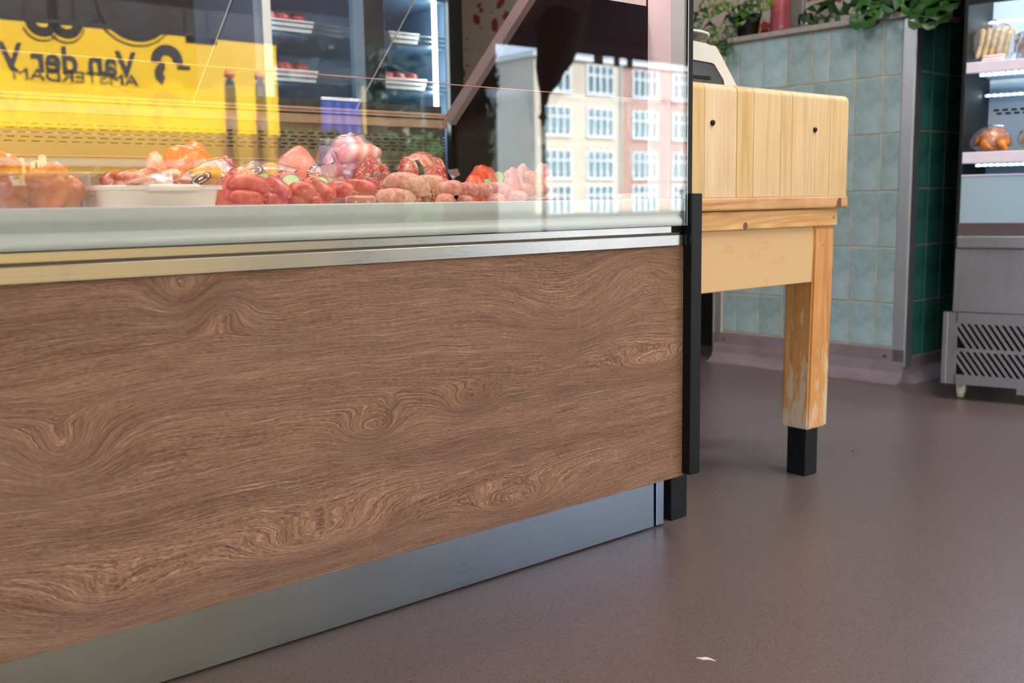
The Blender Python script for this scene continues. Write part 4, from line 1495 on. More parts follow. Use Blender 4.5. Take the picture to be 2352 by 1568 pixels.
dw = loft([dish_ring(DZ + 0.0005, 0.013), dish_ring(DZ + 0.004, 0.010), dish_ring(0.7268, 0.004), dish_ring(0.7272, -0.001), dish_ring(0.7325, -0.0015), dish_ring(0.7335, 0.0), dish_ring(0.7335, 0.004), dish_ring(0.728, 0.008), dish_ring(DZ + 0.008, 0.015)])
smooth_angle(build('bowl', dw, M['ceramic'], dish2), 35)
hx0, hx1 = at(338, 430, 1.42).x, at(456, 430, 1.42).x
hz = at(400, 432, 1.42).z
hb = MB().box(hx0, hx1, 1.408, 1.432, hz - 0.0045, hz + 0.0055, 0.0042, 4)
q0, q1 = at(285, 424, 1.43).x, at(505, 424, 1.43).x
hb.prism([(q0, 0.7328), (hx0 + 0.01, hz + 0.0052), (hx1 - 0.01, hz + 0.0052), (q1, 0.7328)], 'y', 1.4255, 1.4345)
smooth_angle(build('handle', hb, M['ceramic'], dish2), 35)
for i, (a0, b0, a1, b1, r, lab) in enumerate(((236, 424, 275, 402, 13, 'dark red rib at the left end of the white dish'), (262, 420, 330, 404, 15, 'pale-boned rib second from the left in the white dish'), (300, 418, 372, 396, 15, 'rib lying third in the white dish, half under the clear film'), (360, 418, 410, 402, 14, 'rib at the right end of the white dish under the clear film'))):
    mb = sausage_mesh(at(a0, b0, 1.47 + 0.018 * i), at(a1, b1, 1.52 + 0.014 * i), px_r(r, at(a0, b0, 1.5)), (0, 0, 0.004), DZ + 0.009, 12)
    tag(build('rib', mb, M['rib'], origin=at(a0, b0 + 8, 1.5), smooth=True), lab, 'meat', 'ribs in the white dish')
# clear wedge and folded film
fa = [at(286, 420, 1.46), at(330, 403, 1.46), at(382, 388, 1.47), at(394, 392, 1.475), at(398, 424, 1.46)]
mb = MB()
v0 = [mb.bm.verts.new(p) for p in fa]
v1 = [mb.bm.verts.new(p + Vector((0.003, 0.012, 0.001))) for p in fa]
mb.bm.faces.new(v0)
mb.bm.faces.new(v1[::-1])
for k in range(5):
    mb.bm.faces.new((v0[k], v1[k], v1[(k + 1) % 5], v0[(k + 1) % 5]))
tag(build('film_sheet', mb, M['film'], origin=fa[0]), 'folded sheet of clear film over the ribs in the white dish', 'film')
fa = [at(207, 402, 1.53), at(220, 383, 1.53), at(229, 382, 1.53), at(238, 424, 1.53)]
mb = MB().prism([(p.x, p.z) for p in fa], 'y', 1.53, 1.534)
tag(build('price_wedge', mb, M['clear_dish'], origin=fa[0]), 'small clear wedge standing between the glass tub and the white dish', 'card holder')

# --- big cuts at the back
lump('pork_joint', 'orange-red marbled joint of meat behind the white dish', 'meat', 360, 512, 327, 425, 1.80, M['roast_orange'], 12, 0.16, 1.8)
lump('pork_joint', 'pale orange lobe of meat left of the marbled joint', 'meat', 328, 388, 345, 425, 1.79, M['pork'], 15, 0.15, 1.8)
lump('meat_cut', 'red tail of meat sloping down right of the marbled joint', 'meat', 470, 556, 358, 430, 1.78, M['beef'], 18, 0.2, 1.8)
lump('pork_joint', 'smooth salmon-pink pork joint between the two bagged cuts', 'meat', 618, 745, 338, 430, 1.80, M['pork'], 21, 0.10, 1.4)


def film_fold(pts, y0, name='film'):
    mb = MB()
    ps = [at(a_, b, y0 + dy) for a_, b, dy in pts]
    n = len(ps)
    vs = [mb.bm.verts.new(p) for p in ps]
    ctr = sum(ps, Vector()) / n + Vector((0, -0.010, 0.002))
    cc = mb.bm.verts.new(ctr)
    for k in range(n):
        mb.bm.faces.new((vs[k], vs[(k + 1) % n], cc))
    bk = mb.bm.verts.new(ctr + Vector((0.006, 0.022, 0)))
    for k in range(n):
        mb.bm.faces.new((vs[(k + 1) % n], vs[k], bk))
    bmesh.ops.subdivide_edges(mb.bm, edges=mb.bm.edges[:], cuts=3, use_grid_fill=True)
    for v in mb.bm.verts:
        v.co += Vector((0, 1, 0.5)) * 0.006 * mnoise.noise(v.co * 48)
    return mb


bagp = thing('bagged_pork', 'big pink rolled pork cut twisted into a clear bag, tallest in the well', 'meat', at(800, 420, 1.74))
mb = MB()
c = at(806, 372, 1.74)
d_ = ray(806, 372)
cosf = d_.y / math.hypot(d_.x, d_.y)
rx = (at(880, 350, 1.74).x - at(732, 350, 1.74).x) / 2 * cosf
top = at(820, 312, 1.74).z
mb = blob((c.x + 0.004, 1.74, (top + DZ) / 2), (rx, rx * 0.85, (top - DZ) / 2), 27, 0.13, 1.6, 5, DZ + 0.001)
build('meat', mb, M['pork_fat'], bagp, smooth=True)
# rolled flap around the hollow
fl = [at(a_, b, 1.665) for a_, b in ((770, 405), (768, 380), (775, 358), (795, 350), (822, 352), (852, 352), (872, 350))]
build('meat_flap', MB().tube(fl, [0.012, 0.016, 0.018, 0.019, 0.020, 0.018, 0.008], 12), M['pork_fat'], bagp, smooth=True)
mb = blob((c.x - 0.006, 1.735, (top + DZ) / 2), (rx * 1.10, rx * 0.94, (top - DZ) / 2 * 1.03), 29, 0.20, 3.0, 4, DZ + 0.0008, None, 0.05, 7)
build('bag', mb, M['film'], bagp, smooth=True)
build('bag_twist', film_fold(((702, 392, 0), (722, 378, 0.01), (745, 376, 0.01), (775, 392, 0), (800, 412, 0), (815, 426, 0), (770, 434, 0), (735, 434, 0), (708, 428, 0)), 1.665), M['film'], bagp, smooth=True)


def vac_bag(label, pts, y, content, disc, letters):
    p0 = at(content[0], content[1] + content[3], y)
    th = thing('vacuum_bag', label, 'bag', p0)
    cx_, cy_, w, h = content
    c_ = at(cx_, cy_, y)
    r = px_r(w, c_)
    build('meat', blob((c_.x, y + 0.005, c_.z), (r, r * 0.6, px_r(h, c_)), int(cx_), 0.2, 2.2, 3, DZ + 0.001), M['fat_content'], th, smooth=True)
    build('film', film_fold(pts, y - 0.012), M['film'], th, smooth=True)
    # round printed label, tilted back on the bag
    lx, ly, lr, tilt = disc
    q = at(lx, ly, y - 0.034)
    Mx = Matrix.Translation(q) @ Matrix.Rotation(math.radians(-36), 4, 'Z') @ Matrix.Rotation(math.radians(tilt), 4, 'Y') @ Matrix.Rotation(math.radians(30), 4, 'X')
    R_ = px_r(lr, q)
    m1 = MB().lathe([(R_, 0), (R_, 0.0006), (R_ * 0.5, 0.0009)], (0, 0, 0), 36)
    m1.bm.transform(Mx)
    ld = build('label_disc', m1, M['label_dark'], th)
    m2 = MB()
    for a0, a1 in ((-30, 60), (75, 165), (180, 240), (255, 315)):
        n = 10
        o_, i_ = [], []
        for k in range(n + 1):
            a_ = math.radians(a0 + (a1 - a0) * k / n)
            o_.append((R_ * 0.78 * math.cos(a_), R_ * 0.78 * math.sin(a_)))
            i_.append((R_ * 0.68 * math.cos(a_), R_ * 0.68 * math.sin(a_)))
        m2.prism(o_ + i_[::-1], 'z', 0.0006, 0.0014)
    for k in range(3):       # barred emblem in the middle
        m2.box(-R_ * 0.22, R_ * 0.22, R_ * (-0.20 + 0.15 * k), R_ * (-0.20 + 0.15 * k + 0.10), 0.0009, 0.0015)
    m2.box(-R_ * 0.22, -R_ * 0.12, -R_ * 0.20, R_ * 0.20, 0.0009, 0.0015)
    m2.box(R_ * 0.12, R_ * 0.22, -R_ * 0.20, R_ * 0.20, 0.0009, 0.0015)
    m2.bm.transform(Mx)
    build('print', m2, M['print_white'], ld)['label'] = 'broken white ring and square emblem'


vac_bag('clear vacuum bag with a round dark label and yellow-brown meat, above the dish handle', ((395, 415, 0), (420, 395, 0.01), (470, 372, 0.02), (515, 358, 0.03), (545, 384, 0.02), (520, 410, 0), (470, 430, 0)), 1.66, (478, 402, 40, 24), (462, 411, 25, -22), 0)
vac_bag('clear vacuum bag with a dark oval label behind the herbed fillet', ((545, 392, 0), (572, 364, 0.02), (610, 370, 0.02), (660, 378, 0.02), (690, 386, 0.01), (660, 408, 0), (590, 415, 0)), 1.70, (622, 394, 30, 20), (580, 394, 25, -10), 0)

# --- red sausages: (end, end, depths, pixel radius, bow)
reds = [
    ((524, 456), (606, 458), 1.455, 1.455, 16, 0.004, 'red sausage lying lengthwise in the bottom row beside the white dish'),
    ((520, 428), (618, 434), 1.470, 1.455, 19.5, 0.006, 'fat glossy red sausage lying on top beside the white dish'),
    ((618, 418), (660, 452), 1.520, 1.445, 19, 0.003, 'red sausage slanting towards the glass, with a knotted end, second from the white dish'),
    ((604, 464), (652, 462), 1.470, 1.460, 15, 0.002, 'red sausage in the bottom row under the slanting one'),
    ((662, 438), (726, 446), 1.480, 1.450, 19, 0.004, 'red sausage on top, third from the white dish'),
    ((660, 464), (704, 463), 1.475, 1.460, 15, 0.002, 'red sausage in the bottom row, third from the white dish'),
    ((722, 426), (762, 452), 1.530, 1.455, 18, 0.003, 'red sausage on top slanting to the glass, fourth from the white dish'),
    ((706, 466), (748, 465), 1.480, 1.470, 14, 0.001, 'red sausage in the bottom row, fourth from the white dish'),
    ((752, 438), (812, 442), 1.500, 1.455, 20, 0.003, 'red sausage behind the left leg of the clear clip'),
    ((786, 430), (862, 438), 1.560, 1.490, 17, 0.004, 'red sausage above the clear clip, next to the pale sausages'),
    ((798, 462), (868, 464), 1.470, 1.470, 14, 0.002, 'red sausage low behind the clear clip'),
]
for (a, b, ya, yb, r, bow, lab) in reds:
    p0, p1 = at(*a, ya), at(*b, yb)
    R_ = px_r(r, (p0 + p1) / 2)
    mb = sausage_mesh(p0, p1, R_, (0, -bow * 0.4, bow), DZ + 0.0006)
    e = (p1 - p0).normalized()
    mb.tube([p1 - e * R_ * 0.1, p1 + e * R_ * 0.22, p1 + e * R_ * 0.42 + Vector((0, 0, -R_ * 0.1))], [R_ * 0.22, R_ * 0.14, R_ * 0.20], 8)
    mid = (p0 + p1) / 2
    tag(build('sausage', mb, M['red_sausage'], origin=(mid.x, mid.y, max(DZ, mid.z - R_)), smooth=True), lab, 'sausage', 'red sausages in the well')

pales = [
    ((862, 456), (952, 456), 1.455, 1.455, 17, 0.005, 'pale pink sausage lying lengthwise in the bottom row beside the clear clip'),
    ((882, 426), (985, 446), 1.480, 1.445, 21, 0.014, 'large bowed pale pink sausage lying on top, nearest the clear clip'),
    ((950, 424), (1018, 424), 1.560, 1.490, 17, 0.004, 'pale pink sausage behind the large bowed one'),
    ((1000, 440), (1064, 432), 1.500, 1.460, 18, 0.003, 'pale pink sausage on top, second row end facing the glass'),
    ((1052, 440), (1096, 434), 1.520, 1.460, 17, 0.002, 'pale pink sausage on top, third along with its end to the glass'),
    ((1086, 442), (1128, 436), 1.520, 1.465, 16, 0.002, 'pale pink sausage on top, fourth along with its end to the glass'),
    ((1122, 434), (1168, 436), 1.510, 1.470, 15, 0.002, 'pale pink sausage on top at the right end of the pale row'),
    ((1000, 462), (1044, 460), 1.480, 1.460, 14, 0.002, 'pale pink sausage end in the bottom row, first right of the bowed sausage'),
    ((1050, 463), (1088, 462), 1.485, 1.465, 13, 0.002, 'pale pink sausage end in the bottom row, second right of the bowed sausage'),
    ((1112, 460), (1158, 459), 1.485, 1.470, 13, 0.002, 'pale pink sausage end in the bottom row, third right of the bowed sausage'),
    ((1168, 452), (1212, 452), 1.520, 1.490, 12, 0.002, 'slim pale pink sausage at the far right of the bottom row'),
]
for (a, b, ya, yb, r, bow, lab) in pales:
    p0, p1 = at(*a, ya), at(*b, yb)
    R_ = px_r(r, (p0 + p1) / 2)
    mb = sausage_mesh(p0, p1, R_, (0, -bow * 0.3, bow), DZ + 0.0006)
    e = (p1 - p0).normalized()
    mb.tube([p1 - e * R_ * 0.1, p1 + e * R_ * 0.12, p1 + e * R_ * 0.3], [R_ * 0.2, R_ * 0.12, R_ * 0.16], 8)
    mid = (p0 + p1) / 2
    tag(build('sausage', mb, M['pale_sausage'], origin=(mid.x, mid.y, max(DZ, mid.z - R_)), smooth=True), lab, 'sausage', 'pale sausages in the well')


def cuke(px, py, r, y, parent, rz=-35, tilt=70):
    """a cut slice of cucumber stuck on the meat"""
    q = at(px, py, y)
    R_ = px_r(r, q) * 0.8
    q = q - Vector((0, 0, R_ * 0.30))
    Mx = Matrix.Translation(q) @ Matrix.Rotation(math.radians(rz), 4, 'Z') @ Matrix.Rotation(math.radians(tilt), 4, 'X')
    mb = MB().lathe([(R_ * 0.9, -0.0015), (R_ * 0.92, 0.0015)], (0, 0, 0), 22)
    mb.bm.transform(Mx)
    s_ = build('cucumber_slice', mb, M['cucumber'], parent)
    m2 = MB()
    n = 44
    ro = [R_ * (1.0 if k % 2 else 0.95) for k in range(n)]
    outer = [(ro[k] * math.cos(2 * math.pi * k / n), ro[k] * math.sin(2 * math.pi * k / n)) for k in range(n)]
    vo0 = [m2.bm.verts.new((p[0], p[1], -0.0018)) for p in outer]
    vo1 = [m2.bm.verts.new((p[0], p[1], 0.0018)) for p in outer]
    vi0 = [m2.bm.verts.new((p[0] * .9, p[1] * .9, -0.0018)) for p in outer]
    vi1 = [m2.bm.verts.new((p[0] * .9, p[1] * .9, 0.0018)) for p in outer]
    for k in range(n):
        j = (k + 1) % n
        for A, B in ((vo0, vo1), (vo1, vi1), (vi1, vi0), (vi0, vo0)):
            m2.bm.faces.new((A[k], A[j], B[j], B[k]))
    m2.bm.transform(Mx)
    build('skin', m2, M['cucumber_skin'], s_)


def crust(o, n, seed, zlo=0.45, parent=None):
    """herbs and spice crumbs over the top of a piece"""
    rnd = random.Random(seed)
    me = o.data
    cand = [v.co + o.location for v in me.vertices if v.normal.z > zlo or v.normal.y < -0.75 and v.normal.z > 0.2]
    for nm, mt, k in (('herbs', M['herb'], n), ('spice', M['spice'], n // 5)):
        mb = MB()
        for _ in range(k):
            p = rnd.choice(cand) + Vector((rnd.uniform(-.003, .003), rnd.uniform(-.003, .003), 0.0003))
            s_ = rnd.uniform(.0004, .0011)
            mb.box(p.x - s_ * rnd.uniform(.5, 2), p.x + s_, p.y - s_, p.y + s_ * rnd.uniform(.5, 2), p.z - s_ * .5, p.z + s_ * .6)
        stuff(build(nm, mb, mt, o))


f1 = lump('herbed_fillet', 'herb-crusted pink fillet behind the fat red sausage', 'meat', 496, 614, 384, 448, 1.555, M['fillet'], 41, 0.10, 1.6, 0.03)
crust(f1, 130, 1)
cuke(604, 406, 19, 1.540, f1, -50, 56)
f2 = lump('herbed_fillet', 'herbed pink fillet with a green slice, second from the white dish', 'meat', 610, 696, 393, 448, 1.580, M['fillet'], 42, 0.10, 1.6, 0.03)
crust(f2, 90, 2)
cuke(668, 410, 26, 1.55, f2, -30, 48)
f3 = lump('herbed_fillet', 'herbed pink fillet with a green slice, third from the white dish', 'meat', 684, 764, 398, 448, 1.60, M['fillet'], 43, 0.10, 1.6, 0.03)
crust(f3, 80, 3)
cuke(736, 415, 22, 1.575, f3, -30, 48)

# --- minced patties with black leaf strips
m1 = lump('mince_patty', 'red mince patty below the bagged pork, wrapped in a black leaf', 'meat', 803, 900, 362, 428, 1.63, M['mince'], 51, 0.12, 2, 0.06, 14)


def leaf_strip(pts, y, w, parent, th=0.0016):
    ps = [at(a_, b, y) for a_, b in pts]
    mb = MB()
    rings = []
    for i, p in enumerate(ps):
        hw = px_r(w, p) * (0.5 if i in (0, len(ps) - 1) else 1.0)
        rings.append([(p.x - hw, p.y, p.z), (p.x + hw, p.y - 0.006, p.z), (p.x + hw, p.y - 0.006 + th, p.z + th), (p.x - hw, p.y + th, p.z + th)])
    loft(rings, mb)
    build('black_leaf', mb, M['nori'], parent)


m1b = lump('mince_patty', 'small rounded mince patty just left of the grey leaf strip', 'meat', 868, 902, 378, 412, 1.60, M['mince'], 58, 0.10, 2, 0.06, 14)
leaf_strip(((896, 380), (902, 392), (906, 404), (904, 418)), 1.585, 6, m1b)
leaf_strip(((826, 420), (850, 408), (872, 400)), 1.56, 5, m1)
b1 = lump('beef_cut', 'raw beef cut with a pale seam on top of the mince patties', 'meat', 898, 1024, 349, 440, 1.74, M['beef'], 52, 0.20, 2.2)
lump('beef_cut', 'dark red beef tip sloping down at the right of the raw beef', 'meat', 984, 1030, 362, 430, 1.73, M['beef'], 59, 0.15, 2.0)
m2_ = lump('mince_patty', 'coarse red mince patty in the middle with a black leaf along its right edge', 'meat', 905, 968, 366, 424, 1.62, M['mince'], 53, 0.10, 2, 0.06, 14)
leaf_strip(((955, 369), (964, 382), (967, 398), (964, 416)), 1.592, 4.5, m2_)
m3_o = lump('mince_patty', 'coarse red mince patty at the right, above the pale sausages', 'meat', 966, 1038, 381, 436, 1.63, M['mince'], 54, 0.10, 2, 0.06, 14)
lump('mince_patty', 'low red mince patty between the red and the pale sausages', 'meat', 824, 884, 409, 450, 1.53, M['mince'], 55, 0.08, 2, 0.05, 14)
build('bag_corner', film_fold(((1030, 392, 0), (1050, 386, 0), (1056, 400, 0), (1040, 414, 0)), 1.66), M['film'], m3_o)
leaf_strip(((880, 416), (900, 420), (925, 424)), 1.575, 7, m2_)

# --- seasoned steaks and chops at the right
s1 = lump('seasoned_steak', 'orange seasoned steak with an upright green slice right of the mince', 'meat', 1066, 1150, 378, 436, 1.66, M['seasoned'], 61, 0.12, 1.6, 0.02)
cuke(1144, 404, 20, 1.635, s1, -62, 82)
s2 = lump('seasoned_steak', 'small orange seasoned steak low behind the pale sausages', 'meat', 1052, 1126, 403, 440, 1.58, M['seasoned'], 62, 0.12, 1.6, 0.02)
cuke(1118, 418, 16, 1.56, s2, -55, 70)
lump('seasoned_steak', 'pinkish orange steak right of the upright green slice', 'meat', 1148, 1202, 386, 440, 1.68, M['pork'], 63, 0.12, 1.6, 0.02)
lump('seasoned_steak', 'orange-red steak low at the right end of the pale sausages', 'meat', 1160, 1200, 426, 452, 1.57, M['seasoned'], 66, 0.12, 1.6)
lump('chop', 'pale pink chop with white fat standing behind the orange steaks', 'meat', 1172, 1232, 376, 436, 1.68, M['chop'], 64, 0.12, 1.6)
lump('chop', 'pink chop at the far right of the meat pile', 'meat', 1216, 1276, 376, 440, 1.66, M['chop'], 65, 0.14, 1.6)
for i, (px, py, r, lab) in enumerate(((1218, 408, 17, 'orange-crumbed roll topmost of three at the right of the meat'), (1210, 436, 17, 'orange-crumbed roll lowest of three, nearest the pale sausages'), (1240, 436, 17, 'orange-crumbed roll lowest of three, nearest the wooden board'))):
    p = at(px, py, 1.60)
    R_ = px_r(r, p)
    tag(build('crumbed_roll', blob(p, (R_ * 1.1, R_ * 1.1, R_), 70 + i, 0.10, 2, 3, DZ + 0.0006, None, 0.03, 14), M['marinade'], origin=(p.x, p.y, max(DZ, p.z - R_)), smooth=True), lab, 'meat', 'crumbed rolls at the right')
# wooden board lying on the deck, slats with gaps
bd = thing('wooden_board', 'dark slatted wooden board lying in the right end of the well', 'board', (1.38, 1.52, DZ))
xa, xb = at(1246, 455, 1.47).x, at(1424, 455, 1.47).x
n = 7
for k in range(n):
    w = (xb - xa) / n
    build('slat', MB().box(xa + w * k + 0.0008, xa + w * (k + 1) - 0.0008, 1.43, 1.62, DZ + 0.0005, DZ + 0.0185, 0.001), light_wood('dark_board', srgb(140, 78, 48), srgb(86, 44, 28), 'x') if k == 0 else bpy.data.materials['dark_board'], bd)
# thin pink sausage curling up at the right end
pp_ = [at(a_, b, 1.46) for a_, b in ((1466, 456), (1488, 452), (1508, 448), (1522, 438), (1531, 427))]
tag(build('thin_sausage', MB().tube(pp_, [px_r(4, pp_[0]), px_r(6.5, pp_[1]), px_r(6.5, pp_[2]), px_r(5, pp_[3]), px_r(2.5, pp_[4])], 10), M['pale_sausage'], origin=pp_[0], smooth=True), 'thin pink sausage curling up beside the end frame of the case', 'sausage')

# scrap on the floor
sc_ = [(-0.014, 0.0), (-0.004, 0.004), (0.006, 0.0025), (0.016, 0.005), (0.008, -0.001), (0.001, -0.005), (-0.006, -0.002)]
mb = MB().prism([(0.62 * a_ - 0.78 * b, -(0.78 * a_ + 0.62 * b)) for a_, b in sc_][::-1], 'z', 0.0002, 0.0012)
ps_ = Vector((1.143, 0.940, 0))
mb.bm.transform(Matrix.Translation(ps_))
tag(build('paper_scrap', mb, plain('pale_paper', srgb(236, 214, 204), 0.7), origin=ps_), 'tiny torn scrap of pale paper lying on the floor near the front', 'scrap')

for px, py, lab in ((1643, 1132, 'tiny orange crumb on the floor just right of the black corner post'), (1959, 1036, 'tiny brown crumb on the floor right of the block leg')):
    dd = ray(px, py)
    pz = Vector((0, 0, CAM_H)) + dd * (-CAM_H / dd.z)
    tag(build('crumb', blob((pz.x, pz.y, 0.0014), (0.0032, 0.0024, 0.0016), px, 0.2, 2, 2, 0.0), plain('orange_crumb', srgb(170, 90, 40), 0.7) if px == 1643 else plain('brown_crumb', srgb(60, 40, 32), 0.7), origin=(pz.x, pz.y, 0)), lab, 'crumb')
M['brick_front'] = plain('front_brick', srgb(120, 82, 70), 0.85, 0, 0.2, 0.1, 3)
# ------------------------------------------------------------------ the street, seen in the glass
# awning over the shop front
aw = thing('awning', 'dark maroon awning over the open shop front', 'awning', (2.5, -3.5, 2.1))
M['awning'] = plain('maroon_canvas', srgb(62, 38, 42), 0.8, 0, 0.2, 0.1, 4)
build('canvas', MB().prism([(-2.62, 2.80), (-4.50, 2.24), (-4.50, 2.22), (-2.62, 2.775)], 'x', -4.0, 9.5), M['awning'], aw)
build('valance', MB().prism([(-4.0, 2.26), (9.5, 2.22), (9.5, 2.105), (-4.0, 2.14)], 'y', -4.505, -4.495), M['awning'], aw)
for k in range(3):
    q = [mirror_at(p, 135, -4.49) for p in ((1366, 1386), (1412, 1424), (1442, 1454))[k]]
    build('tassel', MB().box(q[0].x, q[1].x, -4.505, -4.495, 2.03, 2.12), plain('brown_cloth', srgb(80, 56, 44), 0.8), aw)
build('bracket', MB().tube([(9.3, -2.62, 2.3), (9.3, -4.48, 2.2)], 0.02, 8), M['black'], aw)
structure(build('wall_front', MB().box(-4.15, 6.65, -2.75, -2.6, 2.82, 3.1), M['brick_front']))

# yellow market trailer
TY = -6.0
tr_ = thing('trailer', 'yellow market trailer with a dark upper side and black lettering, mirrored in the counter glass', 'trailer', (1.6, TY - 1.0, -0.06))
M['yellow'] = plain('yellow_paint', srgb(250, 200, 14), 0.35, 0, 0.5, 0.03, 2)
M['navy'] = plain('dark_upper_side', srgb(16, 12, 19), 0.7)
x1t = mirror_at(640, 200, TY).x
build('body', MB().box(-2.6, x1t, TY - 2.1, TY, 1.34, 2.20, 0.03), M['yellow'], tr_)
build('lower_side', MB().box(-2.58, x1t - 0.02, TY - 2.08, TY - 0.02, 0.98, 1.34, 0.02), plain('ochre_paint', srgb(120, 84, 36), 0.5), tr_)
build('chassis', MB().box(-2.55, x1t - 0.05, TY - 2.05, TY - 0.06, 0.32, 0.98, 0.02), M['dark'], tr_)
build('white_stripe', MB().box(-2.58, x1t - 0.4, TY - 0.01, TY + 0.012, 1.06, 1.12), plain('grey_stripe', srgb(120, 130, 142), 0.5), tr_)
build('upper_side', MB().box(-2.58, x1t - 0.01, TY - 2.08, TY - 0.01, 2.20, 2.95, 0.03), M['navy'], tr_)
build('band', MB().box(-2.59, x1t, TY - 0.01, TY + 0.012, 2.185, 2.215), M['navy'], tr_)
for xx in (-1.2, 0.4):
    mb = MB()
    mb.lathe([(0.15, -0.1), (0.30, -0.1), (0.33, -0.06), (0.33, 0.06), (0.30, 0.1), (0.15, 0.1)], (0, 0, 0), 24)
    mb.bm.transform(Matrix.Translation((xx, TY - 0.15, 0.27)) @ Matrix.Rotation(math.pi / 2, 4, 'X'))
    build('wheel', mb, M['rubber'], tr_)
build('drawbar', MB().box(x1t, x1t + 0.8, TY - 1.1, TY - 1.0, 0.30, 0.40), M['black'], tr_)
M['ink'] = plain('black_lettering', srgb(32, 34, 40), 0.5)


def lettering(name, s, left, base, size, parent, mat, xscale=1.0, y=TY + 0.006, shear=0.0, fit=None):
    """text on a face that looks towards +Y; left is the X of the first letter"""
    cu = bpy.data.curves.new(name, 'FONT')
    cu.body = s
    cu.size = size
    cu.extrude = 0.004
    cu.offset = 0.006 if size > 0.2 and y < -5 and y > -10 else 0.0
    cu.shear = shear
    tmp = bpy.data.objects.new(name, cu)
    COL.objects.link(tmp)
    dg = bpy.context.evaluated_depsgraph_get()
    me = bpy.data.meshes.new_from_object(tmp.evaluated_get(dg))
    bpy.data.objects.remove(tmp)
    bpy.data.curves.remove(cu)
    mb = MB()
    mb.bm.from_mesh(me)
    bpy.data.meshes.remove(me)
    if fit:
        xs_ = [v.co.x for v in mb.bm.verts]
        xscale = fit / (max(xs_) - min(xs_))
    mb.bm.transform(Matrix.Translation((left, y, base)) @ Matrix.Rotation(math.pi, 4, 'Z') @ Matrix.Rotation(math.pi / 2, 4, 'X') @ Matrix.Diagonal((xscale, 1, 1, 1)))
    return build(name, mb, mat, parent)


v0_, v1_ = mirror_at(313, 186, TY), mirror_at(18, 178, TY)
wtxt = v0_.x - v1_.x
ht = mirror_at(300, 130, TY).z - mirror_at(300, 187, TY).z
lettering('lettering', 'Van der V', v0_.x, v0_.z + 0.03, ht / 0.70, tr_, M['ink'], 1.0, fit=wtxt * 1.06)
q = mirror_at(318, 197, TY)
lettering('lettering', 'AMSTERDAM', q.x, q.z, 0.088 / 0.7, tr_, M['ink'], 1.35)


def ring_arc(cx_, cz, r0, r1, a0, a1, y0=TY + 0.001, y1=TY + 0.010, mb=None, n=28):
    mb = mb or MB()
    o_, i_ = [], []
    for k in range(n + 1):
        a_ = math.radians(a0 + (a1 - a0) * k / n)
        o_.append((cx_ + r1 * math.cos(a_), cz + r1 * math.sin(a_)))
        i_.append((cx_ + r0 * math.cos(a_), cz + r0 * math.sin(a_)))
    mb.prism(o_ + i_[::-1], 'y', y0, y1)
    return mb


M['ink_big'] = plain('dark_olive_lettering', srgb(20, 18, 17), 0.8)


def px_len(px, py, n):
    return mirror_at(px + n, py, TY).x - mirror_at(px, py, TY).x


def big_bowl(cpx, cpy, rin, rout, legs):
    c_ = mirror_at(cpx, cpy, TY)
    u_ = px_len(cpx, cpy, 1)
    mb = ring_arc(c_.x, c_.z, rin * u_, rout * u_, 180, 360)
    for s_ in (-1, 1):
        xa_, xb_ = sorted((c_.x + s_ * rin * u_, c_.x + s_ * rout * u_))
        mb.box(xa_, xb_, TY + 0.001, TY + 0.010, c_.z, c_.z + legs)
    build('lettering', mb, M['ink_big'], tr_)
    build('lettering_outline', ring_arc(c_.x - u_ * 3, c_.z - u_ * 5, (rout + 4) * u_, (rout + 6.5) * u_, 200, 350), M['ink_big'], tr_)


big_bowl(96, 46, 17, 38, 0.45)
big_bowl(152, 50, 17, 38, 0.45)
big_bowl(310, 4, 52, 88, 0.35)
for a_, b_ in ((426, 444), (478, 496)):
    xa_, xb_ = mirror_at(a_, 80, TY).x, mirror_at(b_, 80, TY).x
    build('lettering', MB().box(xa_, xb_, TY + 0.001, TY + 0.010, mirror_at(440, 98, TY).z, 2.8), M['ink_big'], tr_)
xa_, xb_ = mirror_at(426, 80, TY).x, mirror_at(496, 80, TY).x
build('lettering', MB().box(xa_, xb_, TY + 0.001, TY + 0.010, mirror_at(440, 98, TY).z, mirror_at(440, 82, TY).z), M['ink_big'], tr_)
# swirl emblem after the name
c_ = mirror_at(384, 140, TY)
u_ = px_len(384, 140, 1)
mb = ring_arc(c_.x, c_.z, 14 * u_, 36 * u_, -8, 188)
mb = ring_arc(c_.x - 4 * u_, c_.z - 28 * u_, 8 * u_, 26 * u_, 100, 250, mb=mb)
mb.box(c_.x + 22 * u_, c_.x + 52 * u_, TY + 0.001, TY + 0.010, c_.z - 16 * u_, c_.z - 8 * u_)
build('emblem', mb, M['ink'], tr_)['label'] = 'curled black emblem'

# two dark posts standing in front of the trailer's end
for k, (px, lab) in enumerate(((528, 'dark blue bollard by the end of the yellow trailer, nearer its lettering'), (598, 'dark blue bollard by the end of the yellow trailer, nearer the trees'))):
    q = mirror_at(px, 200, -5.2)
    bo = thing('bollard', lab, 'bollard', (q.x, -5.2, -0.06), 0, 'bollards in the street')
    build('post', MB().lathe([(0.05, 0), (0.045, 1.72), (0.035, 1.78), (0.01, 1.80)], (q.x, -5.2, -0.06), 16), plain('dark_blue_paint', srgb(44, 48, 72), 0.3) if k == 0 else bpy.data.materials['dark_blue_paint'], bo)
    build('band', MB().lathe([(0.048, 1.40), (0.048, 1.50)], (q.x, -5.2, -0.06), 16), M['print_white'], bo)
    build('lamp', MB().lathe([(0.03, 1.80), (0.05, 1.83), (0.03, 1.87)], (q.x, -5.2, -0.06), 12), plain('orange_lens', srgb(250, 140, 20), 0.2) if k == 0 else bpy.data.materials['orange_lens'], bo)

